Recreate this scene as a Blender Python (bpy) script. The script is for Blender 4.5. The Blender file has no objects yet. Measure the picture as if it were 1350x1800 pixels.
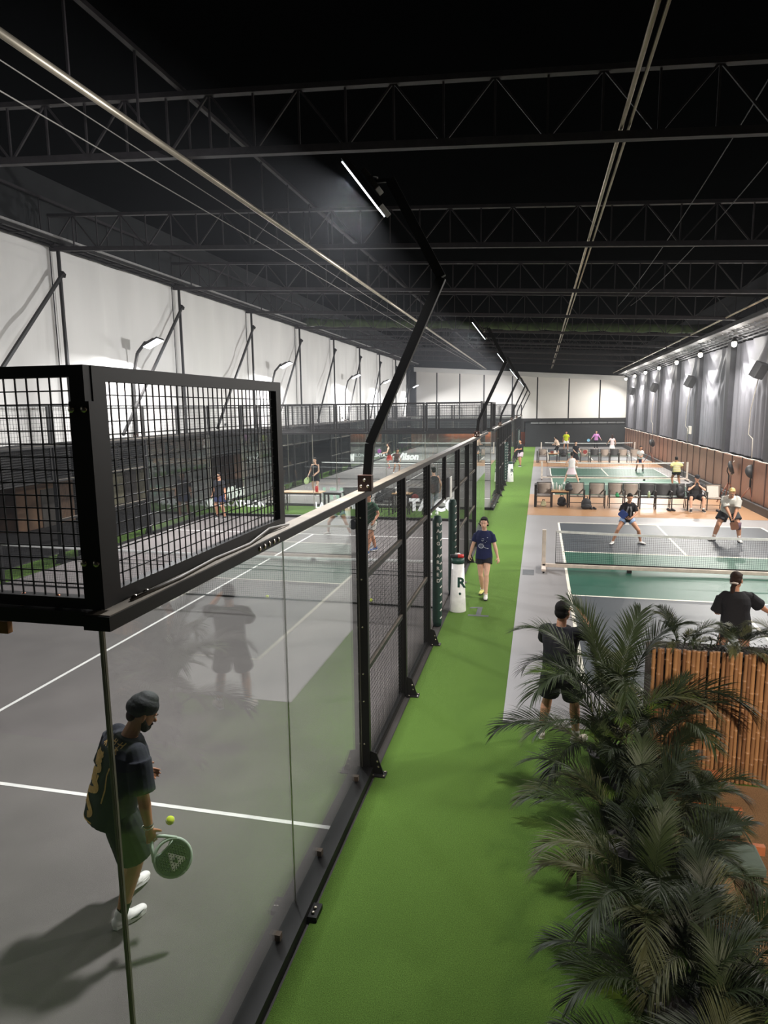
import bpy, bmesh, math, random
from mathutils import Vector, Matrix, Quaternion
from mathutils.bvhtree import BVHTree
random.seed(7)
sc = bpy.context.scene
COL = sc.collection
V = Vector
PI = math.pi

# ------------------------------------------------------------------ camera
cam_d = bpy.data.cameras.new('camera'); cam = bpy.data.objects.new('camera', cam_d); COL.objects.link(cam)
sc.camera = cam
yaw, pitch, roll = 0.228743988, 0.153830565, -0.0120762895
cf = V((-math.sin(yaw)*math.cos(pitch), math.cos(yaw)*math.cos(pitch), -math.sin(pitch)))
cr = V((math.cos(yaw), math.sin(yaw), 0)); cu = cr.cross(cf)
c_, s_ = math.cos(roll), math.sin(roll)
cr, cu = c_*cr + s_*cu, -s_*cr + c_*cu
M = Matrix((cr, cu, -cf)).transposed().to_4x4(); M.translation = V((1.741, -2.325, 3.819))
cam.matrix_world = M
cam_d.sensor_fit = 'HORIZONTAL'; cam_d.sensor_width = 36.0; cam_d.lens = 36.0*1174.6/1350.0
cam_d.clip_start = 0.05; cam_d.clip_end = 200

# ------------------------------------------------------------------ world, exposure
w = bpy.data.worlds.new('night'); sc.world = w; w.use_nodes = True
w.node_tree.nodes['Background'].inputs[0].default_value = (0.55, 0.6, 0.75, 1)
w.node_tree.nodes['Background'].inputs[1].default_value = 0.006
sc.view_settings.view_transform = 'Standard'; sc.view_settings.look = 'None'
sc.view_settings.exposure = 0.0; sc.view_settings.gamma = 1.0
sc.view_settings.use_curve_mapping = False
sc.cycles.transparent_max_bounces = 40
LAMP_W = 640.0        # padel flood heads
WALL_W = 500.0        # round wall lamps over the curtains
BACK_W = 120.0        # warm lamp behind the viewer

# ------------------------------------------------------------------ materials
def lin(c):
    r = []
    for v in c:
        v = v/255.0
        r.append(v/12.92 if v <= 0.04045 else ((v+0.055)/1.055)**2.4)
    return tuple(r)+(1.0,)
MATS = {}
def mat(name, rgb, rough=0.6, metal=0.0, var=0.12, scale=8.0, bump=0.0, bscale=60.0, spec=0.5, emit=None, estr=1.0, stretch=None, rgb2=None, transl=0.0):
    if name in MATS: return MATS[name]
    m = bpy.data.materials.new(name); m.use_nodes = True; nt = m.node_tree; N = nt.nodes; L = nt.links
    b = N['Principled BSDF']; b.inputs['Roughness'].default_value = rough; b.inputs['Metallic'].default_value = metal
    b.inputs['Specular IOR Level'].default_value = spec
    c = lin(rgb); tc = N.new('ShaderNodeTexCoord'); mp = N.new('ShaderNodeMapping'); L.new(tc.outputs['Object'], mp.inputs[0])
    if stretch: mp.inputs['Scale'].default_value = stretch
    n = N.new('ShaderNodeTexNoise'); n.inputs['Scale'].default_value = scale; n.inputs['Detail'].default_value = 5
    L.new(mp.outputs[0], n.inputs['Vector'])
    r = N.new('ShaderNodeValToRGB'); r.color_ramp.elements[0].position = 0.3; r.color_ramp.elements[1].position = 0.7
    if rgb2: lo, hi = c, lin(rgb2)
    else:
        lo = tuple(max(0, x*(1-var)) for x in c[:3])+(1,); hi = tuple(min(1, x*(1+var)) for x in c[:3])+(1,)
    r.color_ramp.elements[0].color = lo; r.color_ramp.elements[1].color = hi
    L.new(n.outputs['Fac'], r.inputs[0]); L.new(r.outputs[0], b.inputs['Base Color'])
    if bump:
        n2 = N.new('ShaderNodeTexNoise'); n2.inputs['Scale'].default_value = bscale; n2.inputs['Detail'].default_value = 4
        L.new(mp.outputs[0], n2.inputs['Vector'])
        bp = N.new('ShaderNodeBump'); bp.inputs['Strength'].default_value = bump; bp.inputs['Distance'].default_value = 0.02
        L.new(n2.outputs['Fac'], bp.inputs['Height']); L.new(bp.outputs[0], b.inputs['Normal'])
    if emit:
        b.inputs['Emission Color'].default_value = lin(emit); b.inputs['Emission Strength'].default_value = estr
    if transl:
        t = N.new('ShaderNodeBsdfTranslucent'); L.new(r.outputs[0], t.inputs[0])
        mx = N.new('ShaderNodeMixShader'); mx.inputs[0].default_value = transl
        L.new(b.outputs[0], mx.inputs[1]); L.new(t.outputs[0], mx.inputs[2]); L.new(mx.outputs[0], N['Material Output'].inputs[0])
    MATS[name] = m
    return m
def glass_mat():
    m = bpy.data.materials.new('court_glass'); m.use_nodes = True; nt = m.node_tree; N = nt.nodes; L = nt.links
    N.remove(N['Principled BSDF'])
    lw = N.new('ShaderNodeLayerWeight'); lw.inputs['Blend'].default_value = 0.5
    pw = N.new('ShaderNodeMath'); pw.operation = 'POWER'; pw.inputs[1].default_value = 4.2; L.new(lw.outputs['Facing'], pw.inputs[0])
    ma = N.new('ShaderNodeMath'); ma.operation = 'MULTIPLY_ADD'; ma.inputs[1].default_value = 0.9; ma.inputs[2].default_value = 0.045; L.new(pw.outputs[0], ma.inputs[0])
    t = N.new('ShaderNodeBsdfTransparent'); t.inputs[0].default_value = (0.965, 0.98, 0.97, 1)
    g = N.new('ShaderNodeBsdfGlossy'); g.inputs['Roughness'].default_value = 0.0; g.inputs[0].default_value = (0.95, 1, 0.98, 1)
    mx = N.new('ShaderNodeMixShader'); L.new(ma.outputs[0], mx.inputs[0]); L.new(t.outputs[0], mx.inputs[1]); L.new(g.outputs[0], mx.inputs[2])
    L.new(mx.outputs[0], N['Material Output'].inputs[0])
    return m
GLASS = glass_mat()
BLACK = mat('black_powder_coat', (22, 20, 19), 0.5, 0.0, 0.2, 3, spec=0.35)
WIRE = mat('black_wire', (22, 22, 22), 0.5, 0.2, 0.1)
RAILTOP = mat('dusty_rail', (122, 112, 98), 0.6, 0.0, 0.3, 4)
STEEL = mat('bolt_steel', (215, 205, 190), 0.25, 0.9, 0.1)
SEAM = mat('glass_seam', (150, 145, 132), 0.4, 0.2)
WHITEP = mat('white_paint', (226, 222, 218), 0.6, 0, 0.06)
TRUSS = mat('truss_steel', (54, 50, 52), 0.6, 0.0, 0.2, spec=0.3)
TRUSSB = mat('bright_tube', (178, 168, 150), 0.35, 0.6, 0.25, 1.5)
GRASS = mat('artificial_turf', (72, 100, 36), 0.9, 0, 0.3, 140, 0.9, 260, 0.12, rgb2=(114, 150, 66))
TURF = mat('court_turf', (106, 100, 98), 0.82, 0, 0.10, 1.2, 0.35, 300, 0.25)
SKIN = mat('skin', (196, 142, 112), 0.5, 0, 0.06, 20)
SKINL = mat('light_skin', (218, 172, 146), 0.5, 0, 0.06, 20)
SKIND = mat('tan_skin', (168, 112, 80), 0.5, 0, 0.08, 20)
HAIR = mat('black_hair', (20, 16, 14), 0.7, 0, 0.3, 60, 0.3, 200, 0.2)
HAIRB = mat('brown_hair', (50, 33, 26), 0.7, 0, 0.3, 60, 0.3, 200, 0.2)
HAIRY = mat('bleached_hair', (190, 160, 100), 0.5, 0, 0.2, 60, 0.3, 200)

# ------------------------------------------------------------------ object helpers
def tag(o, label=None, cat=None, group=None, kind=None):
    if label: o['label'] = label
    if cat: o['category'] = cat
    if group: o['group'] = group
    if kind: o['kind'] = kind
    return o
def empty(name, loc=(0,0,0), rz=0.0, **k):
    o = bpy.data.objects.new(name, None); o.empty_display_size = 0.1; COL.objects.link(o)
    o.location = loc; o.rotation_euler = (0, 0, rz)
    return tag(o, **k)
class MB:
    def __init__(s): s.v = []; s.f = []; s.sm = []; s.T = None
    def add(s, vs, fs, smooth=False):
        n = len(s.v)
        for p in vs:
            p = V(p); s.v.append(s.T @ p if s.T else p)
        for f in fs: s.f.append(tuple(i+n for i in f)); s.sm.append(smooth)
    def box(s, a, b):
        (x0,y0,z0),(x1,y1,z1) = a, b
        s.add([(x0,y0,z0),(x1,y0,z0),(x1,y1,z0),(x0,y1,z0),(x0,y0,z1),(x1,y0,z1),(x1,y1,z1),(x0,y1,z1)],
              [(0,3,2,1),(4,5,6,7),(0,1,5,4),(1,2,6,5),(2,3,7,6),(3,0,4,7)])
        return s
    def cbox(s, c, d): return s.box([c[i]-d[i]/2 for i in range(3)], [c[i]+d[i]/2 for i in range(3)])
    def bar(s, a, b, w, h=None, up=(0,0,1)):
        a, b, up = V(a), V(b), V(up); h = w if h is None else h; d = (b-a)
        if d.length < 1e-6: return s
        d.normalize(); sd = d.cross(up)
        if sd.length < 1e-3: sd = d.cross(V((0,1,0)))
        sd.normalize(); u = sd.cross(d)
        vs = []
        for p in (a, b):
            for i, j in ((-1,-1),(1,-1),(1,1),(-1,1)): vs.append(p + sd*(w/2*i) + u*(h/2*j))
        s.add(vs, [(0,1,2,3)[::-1],(4,5,6,7),(0,1,5,4),(1,2,6,5),(2,3,7,6),(3,0,4,7)])
        return s
    def tube(s, pts, r, n=8, caps=True, smooth=True, flat=1.0, side=None):
        pts = [V(p) for p in pts]; m = len(pts); rs = r if isinstance(r, (list, tuple)) else [r]*m
        t0 = (pts[1]-pts[0]).normalized(); sd = V(side) if side else t0.orthogonal(); sd = (sd - t0*sd.dot(t0)).normalized()
        vs = []; 
        for i, p in enumerate(pts):
            t = (pts[min(i+1, m-1)]-pts[max(i-1, 0)]).normalized()
            sd = (sd - t*sd.dot(t)); sd = sd.normalized() if sd.length > 1e-5 else t.orthogonal().normalized(); u = t.cross(sd)
            for k in range(n):
                a = 2*PI*k/n; vs.append(p + sd*(math.cos(a)*rs[i]) + u*(math.sin(a)*rs[i]*flat))
        fs = [(i*n+k, i*n+(k+1)%n, (i+1)*n+(k+1)%n, (i+1)*n+k) for i in range(m-1) for k in range(n)]
        if caps: fs += [tuple(range(n))[::-1], tuple((m-1)*n+k for k in range(n))]
        s.add(vs, fs, smooth); return s
    def cap(s, a, b, ra, rb, flat=1.0, side=None, n=12):       # tapered capsule
        a, b = V(a), V(b); d = (b-a); L = d.length; d = d/L if L > 1e-6 else V((0,0,1))
        P = []; R = []
        for k in (0.98, 0.8, 0.5, 0.2): P.append(a-d*ra*k); R.append(ra*math.sqrt(1-k*k))
        for t in (0.001, 0.33, 0.66, 0.999): P.append(a+d*(L*t)); R.append(ra+(rb-ra)*t)
        for k in (0.2, 0.5, 0.8, 0.98): P.append(b+d*rb*k); R.append(rb*math.sqrt(1-k*k))
        return s.tube(P, R, n, True, True, flat, side)
    def ell(s, c, r, M3=None, n=16, m=10):
        c = V(c); vs = []; 
        for i in range(m+1):
            th = PI*i/m
            for k in range(n):
                a = 2*PI*k/n; p = V((math.sin(th)*math.cos(a)*r[0], math.sin(th)*math.sin(a)*r[1], math.cos(th)*r[2]))
                vs.append(c + (M3 @ p if M3 else p))
        fs = [(i*n+k, (i+1)*n+k, (i+1)*n+(k+1)%n, i*n+(k+1)%n) for i in range(m) for k in range(n)]
        s.add(vs, fs, True); return s
    def loft(s, rings, n=24, caps=True, smooth=True):           # ring: (centre, side, fwd, w, d)
        vs = []
        for c, sd, fw, w_, d_ in rings:
            for k in range(n):
                a = 2*PI*k/n; ca, sa = math.cos(a), math.sin(a)
                vs.append(V(c) + V(sd)*(w_*math.copysign(abs(ca)**0.85, ca)) + V(fw)*(d_*math.copysign(abs(sa)**0.85, sa)))
        m = len(rings)
        fs = [(i*n+k, i*n+(k+1)%n, (i+1)*n+(k+1)%n, (i+1)*n+k) for i in range(m-1) for k in range(n)]
        if caps: fs += [tuple(range(n))[::-1], tuple((m-1)*n+k for k in range(n))]
        s.add(vs, fs, smooth); return s
    def lathe(s, prof, n=20, c=(0,0,0)):
        c = V(c); vs = [c + V((r*math.cos(2*PI*k/n), r*math.sin(2*PI*k/n), z)) for r, z in prof for k in range(n)]
        m = len(prof); fs = [(i*n+k, i*n+(k+1)%n, (i+1)*n+(k+1)%n, (i+1)*n+k) for i in range(m-1) for k in range(n)]
        fs += [tuple(range(n))[::-1], tuple((m-1)*n+k for k in range(n))]
        s.add(vs, fs, True); return s
    def mesh(s, name):
        me = bpy.data.meshes.new(name); me.from_pydata([tuple(p) for p in s.v], [], s.f)
        me.polygons.foreach_set('use_smooth', s.sm); me.update(); return me
    def build(s, name, m, parent=None, bevel=0.0, **k):
        me = s.mesh(name); me.materials.append(m)
        o = bpy.data.objects.new(name, me); COL.objects.link(o)
        if parent: o.parent = parent
        if bevel:
            b = o.modifiers.new('bevel', 'BEVEL'); b.width = bevel; b.segments = 2; b.limit_method = 'ANGLE'
        return tag(o, **k)
CH = {}
def copy_tree(o, loc=None, rz=None, parent=None, scale=None, **k):
    c = o.copy(); COL.objects.link(c)
    if parent: c.parent = parent
    for ch in list(o.children): copy_tree(ch, parent=c)
    if loc is not None: c.location = loc
    if rz is not None: c.rotation_euler = (0, 0, rz)
    if scale is not None: c.scale = (scale,)*3
    return tag(c, **k)
def recentre(o, c):
    c = V(c); o.data.transform(Matrix.Translation(-c)); o.location = c; return o
def text_mb(s, txt, size, M4, depth=0.004, mirror=False, bold=0.0, shear=0.0):
    cu_ = bpy.data.curves.new('t', 'FONT'); cu_.body = txt; cu_.size = size; cu_.extrude = depth; cu_.offset = bold; cu_.shear = shear; cu_.resolution_u = 3
    o = bpy.data.objects.new('t', cu_); COL.objects.link(o)
    me = bpy.data.meshes.new_from_object(o.evaluated_get(bpy.context.evaluated_depsgraph_get()))
    vs = [v.co.copy() for v in me.vertices]; fs = [tuple(p.vertices) for p in me.polygons]
    bpy.data.objects.remove(o); bpy.data.curves.remove(cu_); bpy.data.meshes.remove(me)
    if mirror:
        wd = max(v.x for v in vs); vs = [V((wd-v.x, v.y, v.z)) for v in vs]; fs = [f[::-1] for f in fs]
    s.add([M4 @ v for v in vs], fs); return s
def remesh(mb, voxel, smooth=2):
    o = bpy.data.objects.new('r', mb.mesh('r')); COL.objects.link(o)
    r = o.modifiers.new('r', 'REMESH'); r.mode = 'VOXEL'; r.voxel_size = voxel; r.use_smooth_shade = True
    if smooth:
        q = o.modifiers.new('s', 'SMOOTH'); q.factor = 0.5; q.iterations = smooth
    me = bpy.data.meshes.new_from_object(o.evaluated_get(bpy.context.evaluated_depsgraph_get()))
    old = o.data; bpy.data.objects.remove(o); bpy.data.meshes.remove(old)
    for p in me.polygons: p.use_smooth = True
    return me
def link_mesh(name, me, m, parent=None, **k):
    me.name = name; me.materials.clear(); me.materials.append(m)
    o = bpy.data.objects.new(name, me); COL.objects.link(o)
    if parent: o.parent = parent
    return tag(o, **k)

# ================================================================== THE HALL
XL, XR, YB, YF = -10.4, 9.85, -9.0, 64.0
def roofz(x): return 7.36-0.055*(x+0.6)            # underside of the trusses, falling to the right
CONC = mat('dark_concrete', (70, 66, 64), 0.7, 0, 0.25, 1.5, 0.1, 30)
MB().box((-22, YB, -0.25), (XR+0.6, YF+8, -0.012)).build('floor', CONC, kind='structure')
PICK = mat('pickleball_acrylic', (134, 131, 131), 0.42, 0, 0.06, 0.8, 0.05, 200, 0.55)
SLATE = mat('pickleball_slate', (62, 68, 74), 0.42, 0, 0.08, 0.8, 0.05, 200, 0.55)
PGREEN = mat('pickleball_green', (22, 78, 62), 0.42, 0, 0.1, 0.8, 0.05, 200, 0.55)
WOODF = mat('wood_vinyl_strip', (168, 128, 94), 0.3, 0, 0.12, 3, 0.05, 100, 0.5, stretch=(1, 12, 1))
LINEW = mat('court_line_white', (224, 219, 205), 0.6, 0, 0.08, 5)
# green walkway turf
m = MB(); m.add([(0.14,-4,0),(6.5,-4,0),(6.5,5.5,0),(1.40,5.5,0),(1.40,63.6,0),(0.14,63.6,0)]+[(0.14,-4,-0.012),(6.5,-4,-0.012),(6.5,5.5,-0.012),(1.40,5.5,-0.012),(1.40,63.6,-0.012),(0.14,63.6,-0.012)], [(0,1,2,3,4,5),(11,10,9,8,7,6)]+[(i,i+6,(i+1)%6+6,(i+1)%6) for i in range(6)])
m.build('artificial_grass_walkway', GRASS, kind='structure')
MB().box((-22, -4, -0.011), (-10.05, 62, -0.004)).build('floor', mat('outside_tarmac', (62, 58, 58), 0.8, 0, 0.2, 2, 0.2, 60), kind='structure')
MB().box((XL-0.55, -4, -0.004), (-10.05, 63.6, 0.006)).build('grass_strip', GRASS, kind='structure')
MB().box((-10, -4, -0.012), (0.14, -0.1, 0.0)).build('grass_strip', GRASS, kind='structure')
MB().box((-10.05, 20.12, -0.012), (0.14, 22.68, 0.0)).build('grass_strip', GRASS, kind='structure')
MB().box((-10.05, 42.92, -0.012), (0.14, 45.48, 0.0)).build('grass_strip', GRASS, kind='structure')
# acrylic surface of the pickleball side
MB().box((1.38, 5.5, -0.01), (XR, 63.8, 0.004)).build('pickleball_floor', PICK, kind='structure')
MB().box((1.38, 21.75, 0.003), (XR, 27.6, 0.009)).build('wooden_floor_strip', WOODF, kind='structure')
MB().box((1.38, 41.7, 0.003), (XR, 46.6, 0.009)).build('wooden_floor_strip', WOODF, kind='structure')
# walls
WHITE = mat('white_tarpaulin', (214, 212, 208), 0.75, 0, 0.05, 0.5, 0.25, 2.5, 0.2, stretch=(1, 3, 0.5))
def tarp(y0, y1, z0, z1, x, seed):
    rnd = random.Random(seed); ny, nz = 26, 14; m = MB(); vs = []
    ph = [rnd.uniform(0, 6) for _ in range(5)]
    for j in range(nz+1):
        for i in range(ny+1):
            u, t = i/ny, j/nz
            edge = 4*u*(1-u)
            dx = 0.035*edge*math.sin(u*23+ph[0]+0.8*math.sin(t*4+ph[1]))+0.05*edge*math.sin(u*9+t*5+ph[2])*(1-0.5*t)+0.012*math.sin(u*60+ph[3])
            vs.append((x-0.05+dx, y0+(y1-y0)*u, z0+(z1-z0)*t))
    fs = [(j*(ny+1)+i, j*(ny+1)+i+1, (j+1)*(ny+1)+i+1, (j+1)*(ny+1)+i) for j in range(nz) for i in range(ny)]
    m.add(vs, fs, True); return m
TY = [7.2+5.85*k for k in range(-3, 10)]
tm = MB()
for k in range(len(TY)-1):
    t = tarp(TY[k]+0.02, min(TY[k+1]-0.02, YF), 3.05, 7.95, XL, k); tm.add(t.v, t.f, True)
tm.build('wall_left', WHITE, kind='structure')
DARKW = mat('dark_wall', (28, 30, 31), 0.8, 0, 0.15, 2)
MB().box((-22.2, YB, 0), (-22, YF+8, 8)).build('wall_outside', mat('outside_wall', (74, 60, 50), 0.8, 0, 0.3, 0.6), kind='structure')
MB().box((-22, YB, 3.2), (XL-0.12, YF, 3.3)).build('ceiling_outside', DARKW, kind='structure')
MB().box((XL-12, YB-0.2, -0.2), (XR+1, YB, 10)).build('wall_back', DARKW, kind='structure')
m = MB(); m.add([(XL-1, YB, 9.75), (XR+1, YB, 8.75), (XR+1, YF+8, 8.75), (XL-1, YF+8, 9.75)], [(0,3,2,1)])
m.add([(XL-1, YB, 9.85), (XR+1, YB, 8.85), (XR+1, YF+8, 8.85), (XL-1, YF+8, 9.85)], [(0,1,2,3)])
m.build('ceiling', mat('black_roof_sheet', (5, 6, 6), 0.95, 0, 0.2, 1, spec=0.0), kind='structure')
MB().box((XR+0.25, YB, -0.2), (XR+0.6, YF+8, 9)).build('wall_right', mat('charcoal_backing', (40, 40, 44), 0.85), kind='structure')
MB().box((XL-0.3, YB, 7.98), (XL-0.2, YF, 9.9)).build('wall_left_upper', DARKW, kind='structure')
# far wall: white panels over a black lower band
FW = mat('white_wall_panel', (218, 214, 208), 0.6, 0, 0.04, 0.4)
MB().box((XL, YF, 2.68), (XR+0.3, YF+0.2, 9.8)).build('wall_far', mat('far_upper', (30, 31, 34), 0.8), kind='structure')
xs = [-10.3, -8.2, -5.95, -3.6, -0.9, 1.45, 4.35, 7.15, 9.8]
for i in range(len(xs)-1):
    a, b = xs[i], xs[i+1]
    m = MB(); m.box((a+0.06, YF-0.10, 2.70), (b-0.06, YF-0.002, 6.95-0.055*(a+b)/2))
    m.build('wall_panel', FW, kind='structure')
m = MB(); m.add([(-10.4, YF-0.55, 6.95+0.4), (XR, YF-0.55, 6.02), (XR, YF-0.1, 6.02), (-10.4, YF-0.1, 7.35),
                 (-10.4, YF-0.55, 7.78), (XR, YF-0.55, 6.45), (XR, YF-0.1, 6.45), (-10.4, YF-0.1, 7.78)],
                [(0,3,2,1),(4,5,6,7),(0,1,5,4),(1,2,6,5),(2,3,7,6),(3,0,4,7)])
m.build('trim_1', WHITE, kind='structure')
MB().box((XL-0.3, YF-0.42, 2.42), (XR+0.2, YF-0.05, 2.68)).build('trim_2', BLACK, kind='structure')
m = MB()
for i in range(12): m.box((0.9+i*0.78, YF-0.3, 2.2), (0.9+i*0.78+0.72, YF-0.22, 2.36))
m.build('trim_3', mat('grey_vent', (120, 122, 122), 0.5), kind='structure')
MB().box((0.4, YF-0.2, 0), (XR+0.2, YF, 2.42)).build('wall_far_lower', DARKW, kind='structure')
# bar recess behind the last padel court
BRN = mat('warm_timber_wall', (150, 88, 52), 0.6, 0, 0.2, 4, stretch=(12, 1, 1))
MB().box((XL-0.3, YF+5.2, 0), (0.4, YF+5.35, 2.4)).build('wall_bar', BRN, kind='structure')
MB().box((XL-0.3, YF+0.0, 1.42), (0.4, YF+5.3, 1.55)).build('ceiling_bar', BLACK, kind='structure')
MB().box((XL-0.3, YF-0.4, 1.42), (0.3, YF-0.05, 2.5)).build('trim_4', BLACK, kind='structure')
MB().box((XL-0.35, YF-0.4, 0), (XL-0.1, YF+5.3, 1.5)).build('wall_bar_side', BRN, kind='structure')
for i in range(6):
    ld = bpy.data.lights.new('bar_downlight', 'POINT'); ld.energy = 34; ld.color = (1, 0.62, 0.35); ld.shadow_soft_size = 0.05
    lo = bpy.data.objects.new('bar_downlight', ld); COL.objects.link(lo); lo.location = (-7.4+i*1.25, YF+4.7, 1.30)
    q = MB().lathe([(0.0,-0.02),(0.06,-0.02),(0.06,0.02),(0.0,0.02)], 12).build('bar_downlight_fitting', mat('warm_lamp', (255, 200, 140), 0.5, emit=(255, 190, 120), estr=6), None, label='small warm downlight over the bar at the far end, %s' % ['leftmost','second from left','third from left','third from right','second from right','rightmost'][i], cat='downlight', group='bar downlights')
    q.location = (-7.4+i*1.25, YF+4.7, 1.40); lo.parent = q; lo.location = (0, 0, -0.10)

# trusses -------------------------------------------------------------
def truss_mb(x0, x1, y, n):
    m = MB(); m2 = MB()
    H = 0.80
    m.bar((x0, y, roofz(x0)), (x1, y, roofz(x1)), 0.11, 0.10); m.bar((x0, y, roofz(x0)+H), (x1, y, roofz(x1)+H), 0.11, 0.07)
    for i in range(n+1):
        x = x0+(x1-x0)*i/n; z = roofz(x); m2.bar((x, y, z), (x, y, z+H), 0.028, 0.028, (1,0,0))
        if i < n:
            xn = x0+(x1-x0)*(i+1)/n; zn = roofz(xn)
            a, b = ((x, y, z), (xn, y, zn+H)) if i % 2 == 0 else ((x, y, z+H), (xn, y, zn))
            m2.bar(a, b, 0.03, 0.03)
    return m, m2
names = ['nearest', 'second nearest', 'third nearest', 'fourth', 'fifth', 'sixth', 'seventh', 'eighth', 'ninth']
for k, y in enumerate([7.2+5.85*i for i in range(9)]):
    t = empty('roof_truss', (0, y, 0), label='dark steel cross truss under the roof, %s from the viewer' % names[k], cat='truss', group='roof cross trusses')
    a, b = truss_mb(XL, XR, 0.0, 30)
    a.build('chord', TRUSS, t); b.build('lattice', TRUSS, t)
def long_truss(x, z0, dz, mt, label, n=58, tube_r=0.05):
    t = empty('longitudinal_truss', (x, 0, z0), label=label, cat='truss')
    y0, y1 = -6.0, YF-0.6
    MB().tube([(0, y0, 0), (0, y1, 0)], tube_r, 8).build('lower_tube', mt, t)
    if dz:
        MB().bar((0, y0, dz), (0, y1, dz), 0.07, 0.06).build('upper_chord', TRUSS, t)
        st = (y1-y0)/n; me = MB().bar((0, 0, 0.05), (0, 0, dz), 0.026, 0.026, (1,0,0)).mesh('upright'); me.materials.append(TRUSS)
        for i in range(n+1):
            o = bpy.data.objects.new('upright', me); COL.objects.link(o); o.parent = t; o.location = (0, y0+st*i, 0)
long_truss(-3.38, 7.42, 0.95, TRUSSB, 'bright steel tube and upright lattice running lengthways left of centre', 52, 0.045)
long_truss(XL+0.05, 8.05, 1.0, TRUSS, 'dark lattice truss running lengthways above the white left wall', 52)
t = MB().tube([(2.66, -6, 7.30), (2.66, YF-0.6, 7.30)], 0.028, 8).tube([(2.76, -6, 7.32), (2.76, YF-0.6, 7.32)], 0.02, 8).build('ceiling_conduit', TRUSSB, label='pair of bright conduit pipes running lengthways under the roof on the right', cat='pipe')
MB().tube([(8.2, 8, 6.96), (8.2, YF-0.6, 6.78)], 0.035, 8).build('ceiling_pipe', TRUSSB, label='bright pipe under the roof beside the right hand curtains', cat='pipe')
def cable(pts, r, label, nm='overhead_cable', m=WIRE):
    return MB().tube(pts, r, 5).build(nm, m, label=label, cat='cable')
def sag(a, b, d, n=14):
    a, b = V(a), V(b); return [a.lerp(b, i/n)+V((0,0,-4*d*(i/n)*(1-i/n))) for i in range(n+1)]
GREYC = mat('grey_cable', (120, 116, 110), 0.5, 0.2)
cable(sag((-3.5, 0, 6.95), (-3.45, YF-1, 7.3), 0.12, 20), 0.008, 'thin grey cable hanging below the bright tube, the lower one', m=GREYC)
cable(sag((-3.3, 0, 7.12), (-3.35, YF-1, 7.35), 0.10, 20), 0.007, 'thin grey cable just under the bright tube, the upper one', m=GREYC)
cable(sag((4.3, 3, 8.0), (4.2, 22, 7.1), 0.3, 20), 0.008, 'thin dark cable under the roof right of the twin conduits, left one')
cable(sag((5.1, 3, 8.0), (4.6, 22, 7.1), 0.4, 20), 0.008, 'thin dark cable under the roof right of the twin conduits, right one')
# rolled green tarpaulin under the fifth truss
m = MB(); pts = []; rs = []
for i in range(60):
    x = XL+0.3+(XR-XL-0.6)*i/59; pts.append((x, 31.0, roofz(x)+0.32+0.02*math.sin(i*0.9))); rs.append(0.19+0.02*math.sin(i*1.7)+0.012*math.sin(i*3.1))
m.tube(pts, rs, 14).build('rolled_tarpaulin', mat('olive_tarpaulin', (66, 82, 44), 0.7, 0, 0.35, 1.5, 0.6, 5, stretch=(3, 1, 1)), label='rolled olive green tarpaulin slung across the hall under the roof', cat='tarpaulin')
# left eave ladder and wall posts with braces
m = MB(); m.bar((XL+0.42, -6, 8.02), (XL+0.42, YF-0.6, 8.02), 0.09, 0.10)
n = 96
for i in range(n):
    y = -5.8+i*0.72
    if y < YF-1: m.bar((XL+0.1, y, 7.93), (XL+0.42, y+0.25, 7.97), 0.03, 0.03)
m.bar((XL+0.1, -6, 7.93), (XL+0.1, YF-0.6, 7.93), 0.04, 0.04)
t = empty('eave_ladder', (0,0,0), label='ladder like steel eave frame along the top of the white left wall', cat='frame')
m.build('rungs', BLACK, t)
MB().bar((XL+0.50, -6, 8.07), (XL+0.50, YF-0.6, 8.07), 0.05, 0.05).build('edge_tube', mat('pale_edge', (170, 168, 166), 0.4, 0.4), t, label='pale edge tube')
ordn = ['first','second','third','fourth','fifth','sixth','seventh','eighth','ninth','tenth']
for k, y in enumerate([13.05+5.85*i for i in range(9)]):
    t = empty('wall_post', (XL+0.20, y, 0), label='slim black braced post against the white left wall, %s from the viewer' % ordn[k], cat='post', group='left wall posts')
    MB().bar((0, 0, 0), (0, 0, 7.9), 0.06, 0.07, (1,0,0)).build('post', BLACK, t)
    MB().bar((-0.07, 0.18, 3.0), (-0.07, 0.10, 7.9), 0.03, 0.03, (1,0,0)).build('rear_rod', BLACK, t)
    MB().bar((0.1, 0.0, 7.3), (0.22, -4.0, 3.15), 0.07, 0.07, (1,0,0)).build('brace', BLACK, t)
    MB().bar((0.02, 0.02, 7.32), (0.15, -0.05, 7.22), 0.1, 0.1).build('brace_bracket', BLACK, t)
    MB().bar((0.02, 0, 0), (0.02, 0, 3.0), 0.16, 0.2, (1,0,0)).build('lower_column', BLACK, t)
# louvres under the tarp
m = MB(); ds = 0.062
for i in range(13):
    z = 2.2+i*ds; m.box((XL-0.15, -6, z), (XL-0.10, YF-0.5, z+0.034))
for i in range(24): m.box((XL-0.19, -5+i*2.92, 2.15), (XL-0.15, -4.94+i*2.92, 3.02))
m.box((XL-0.17, -6, 2.1), (XL-0.08, YF-0.5, 2.17)); m.box((XL-0.17, -6, 2.98), (XL-0.08, YF-0.5, 3.03))
m.build('louvre_band', BLACK, label='band of black horizontal louvres below the white left wall', cat='louvre')
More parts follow.
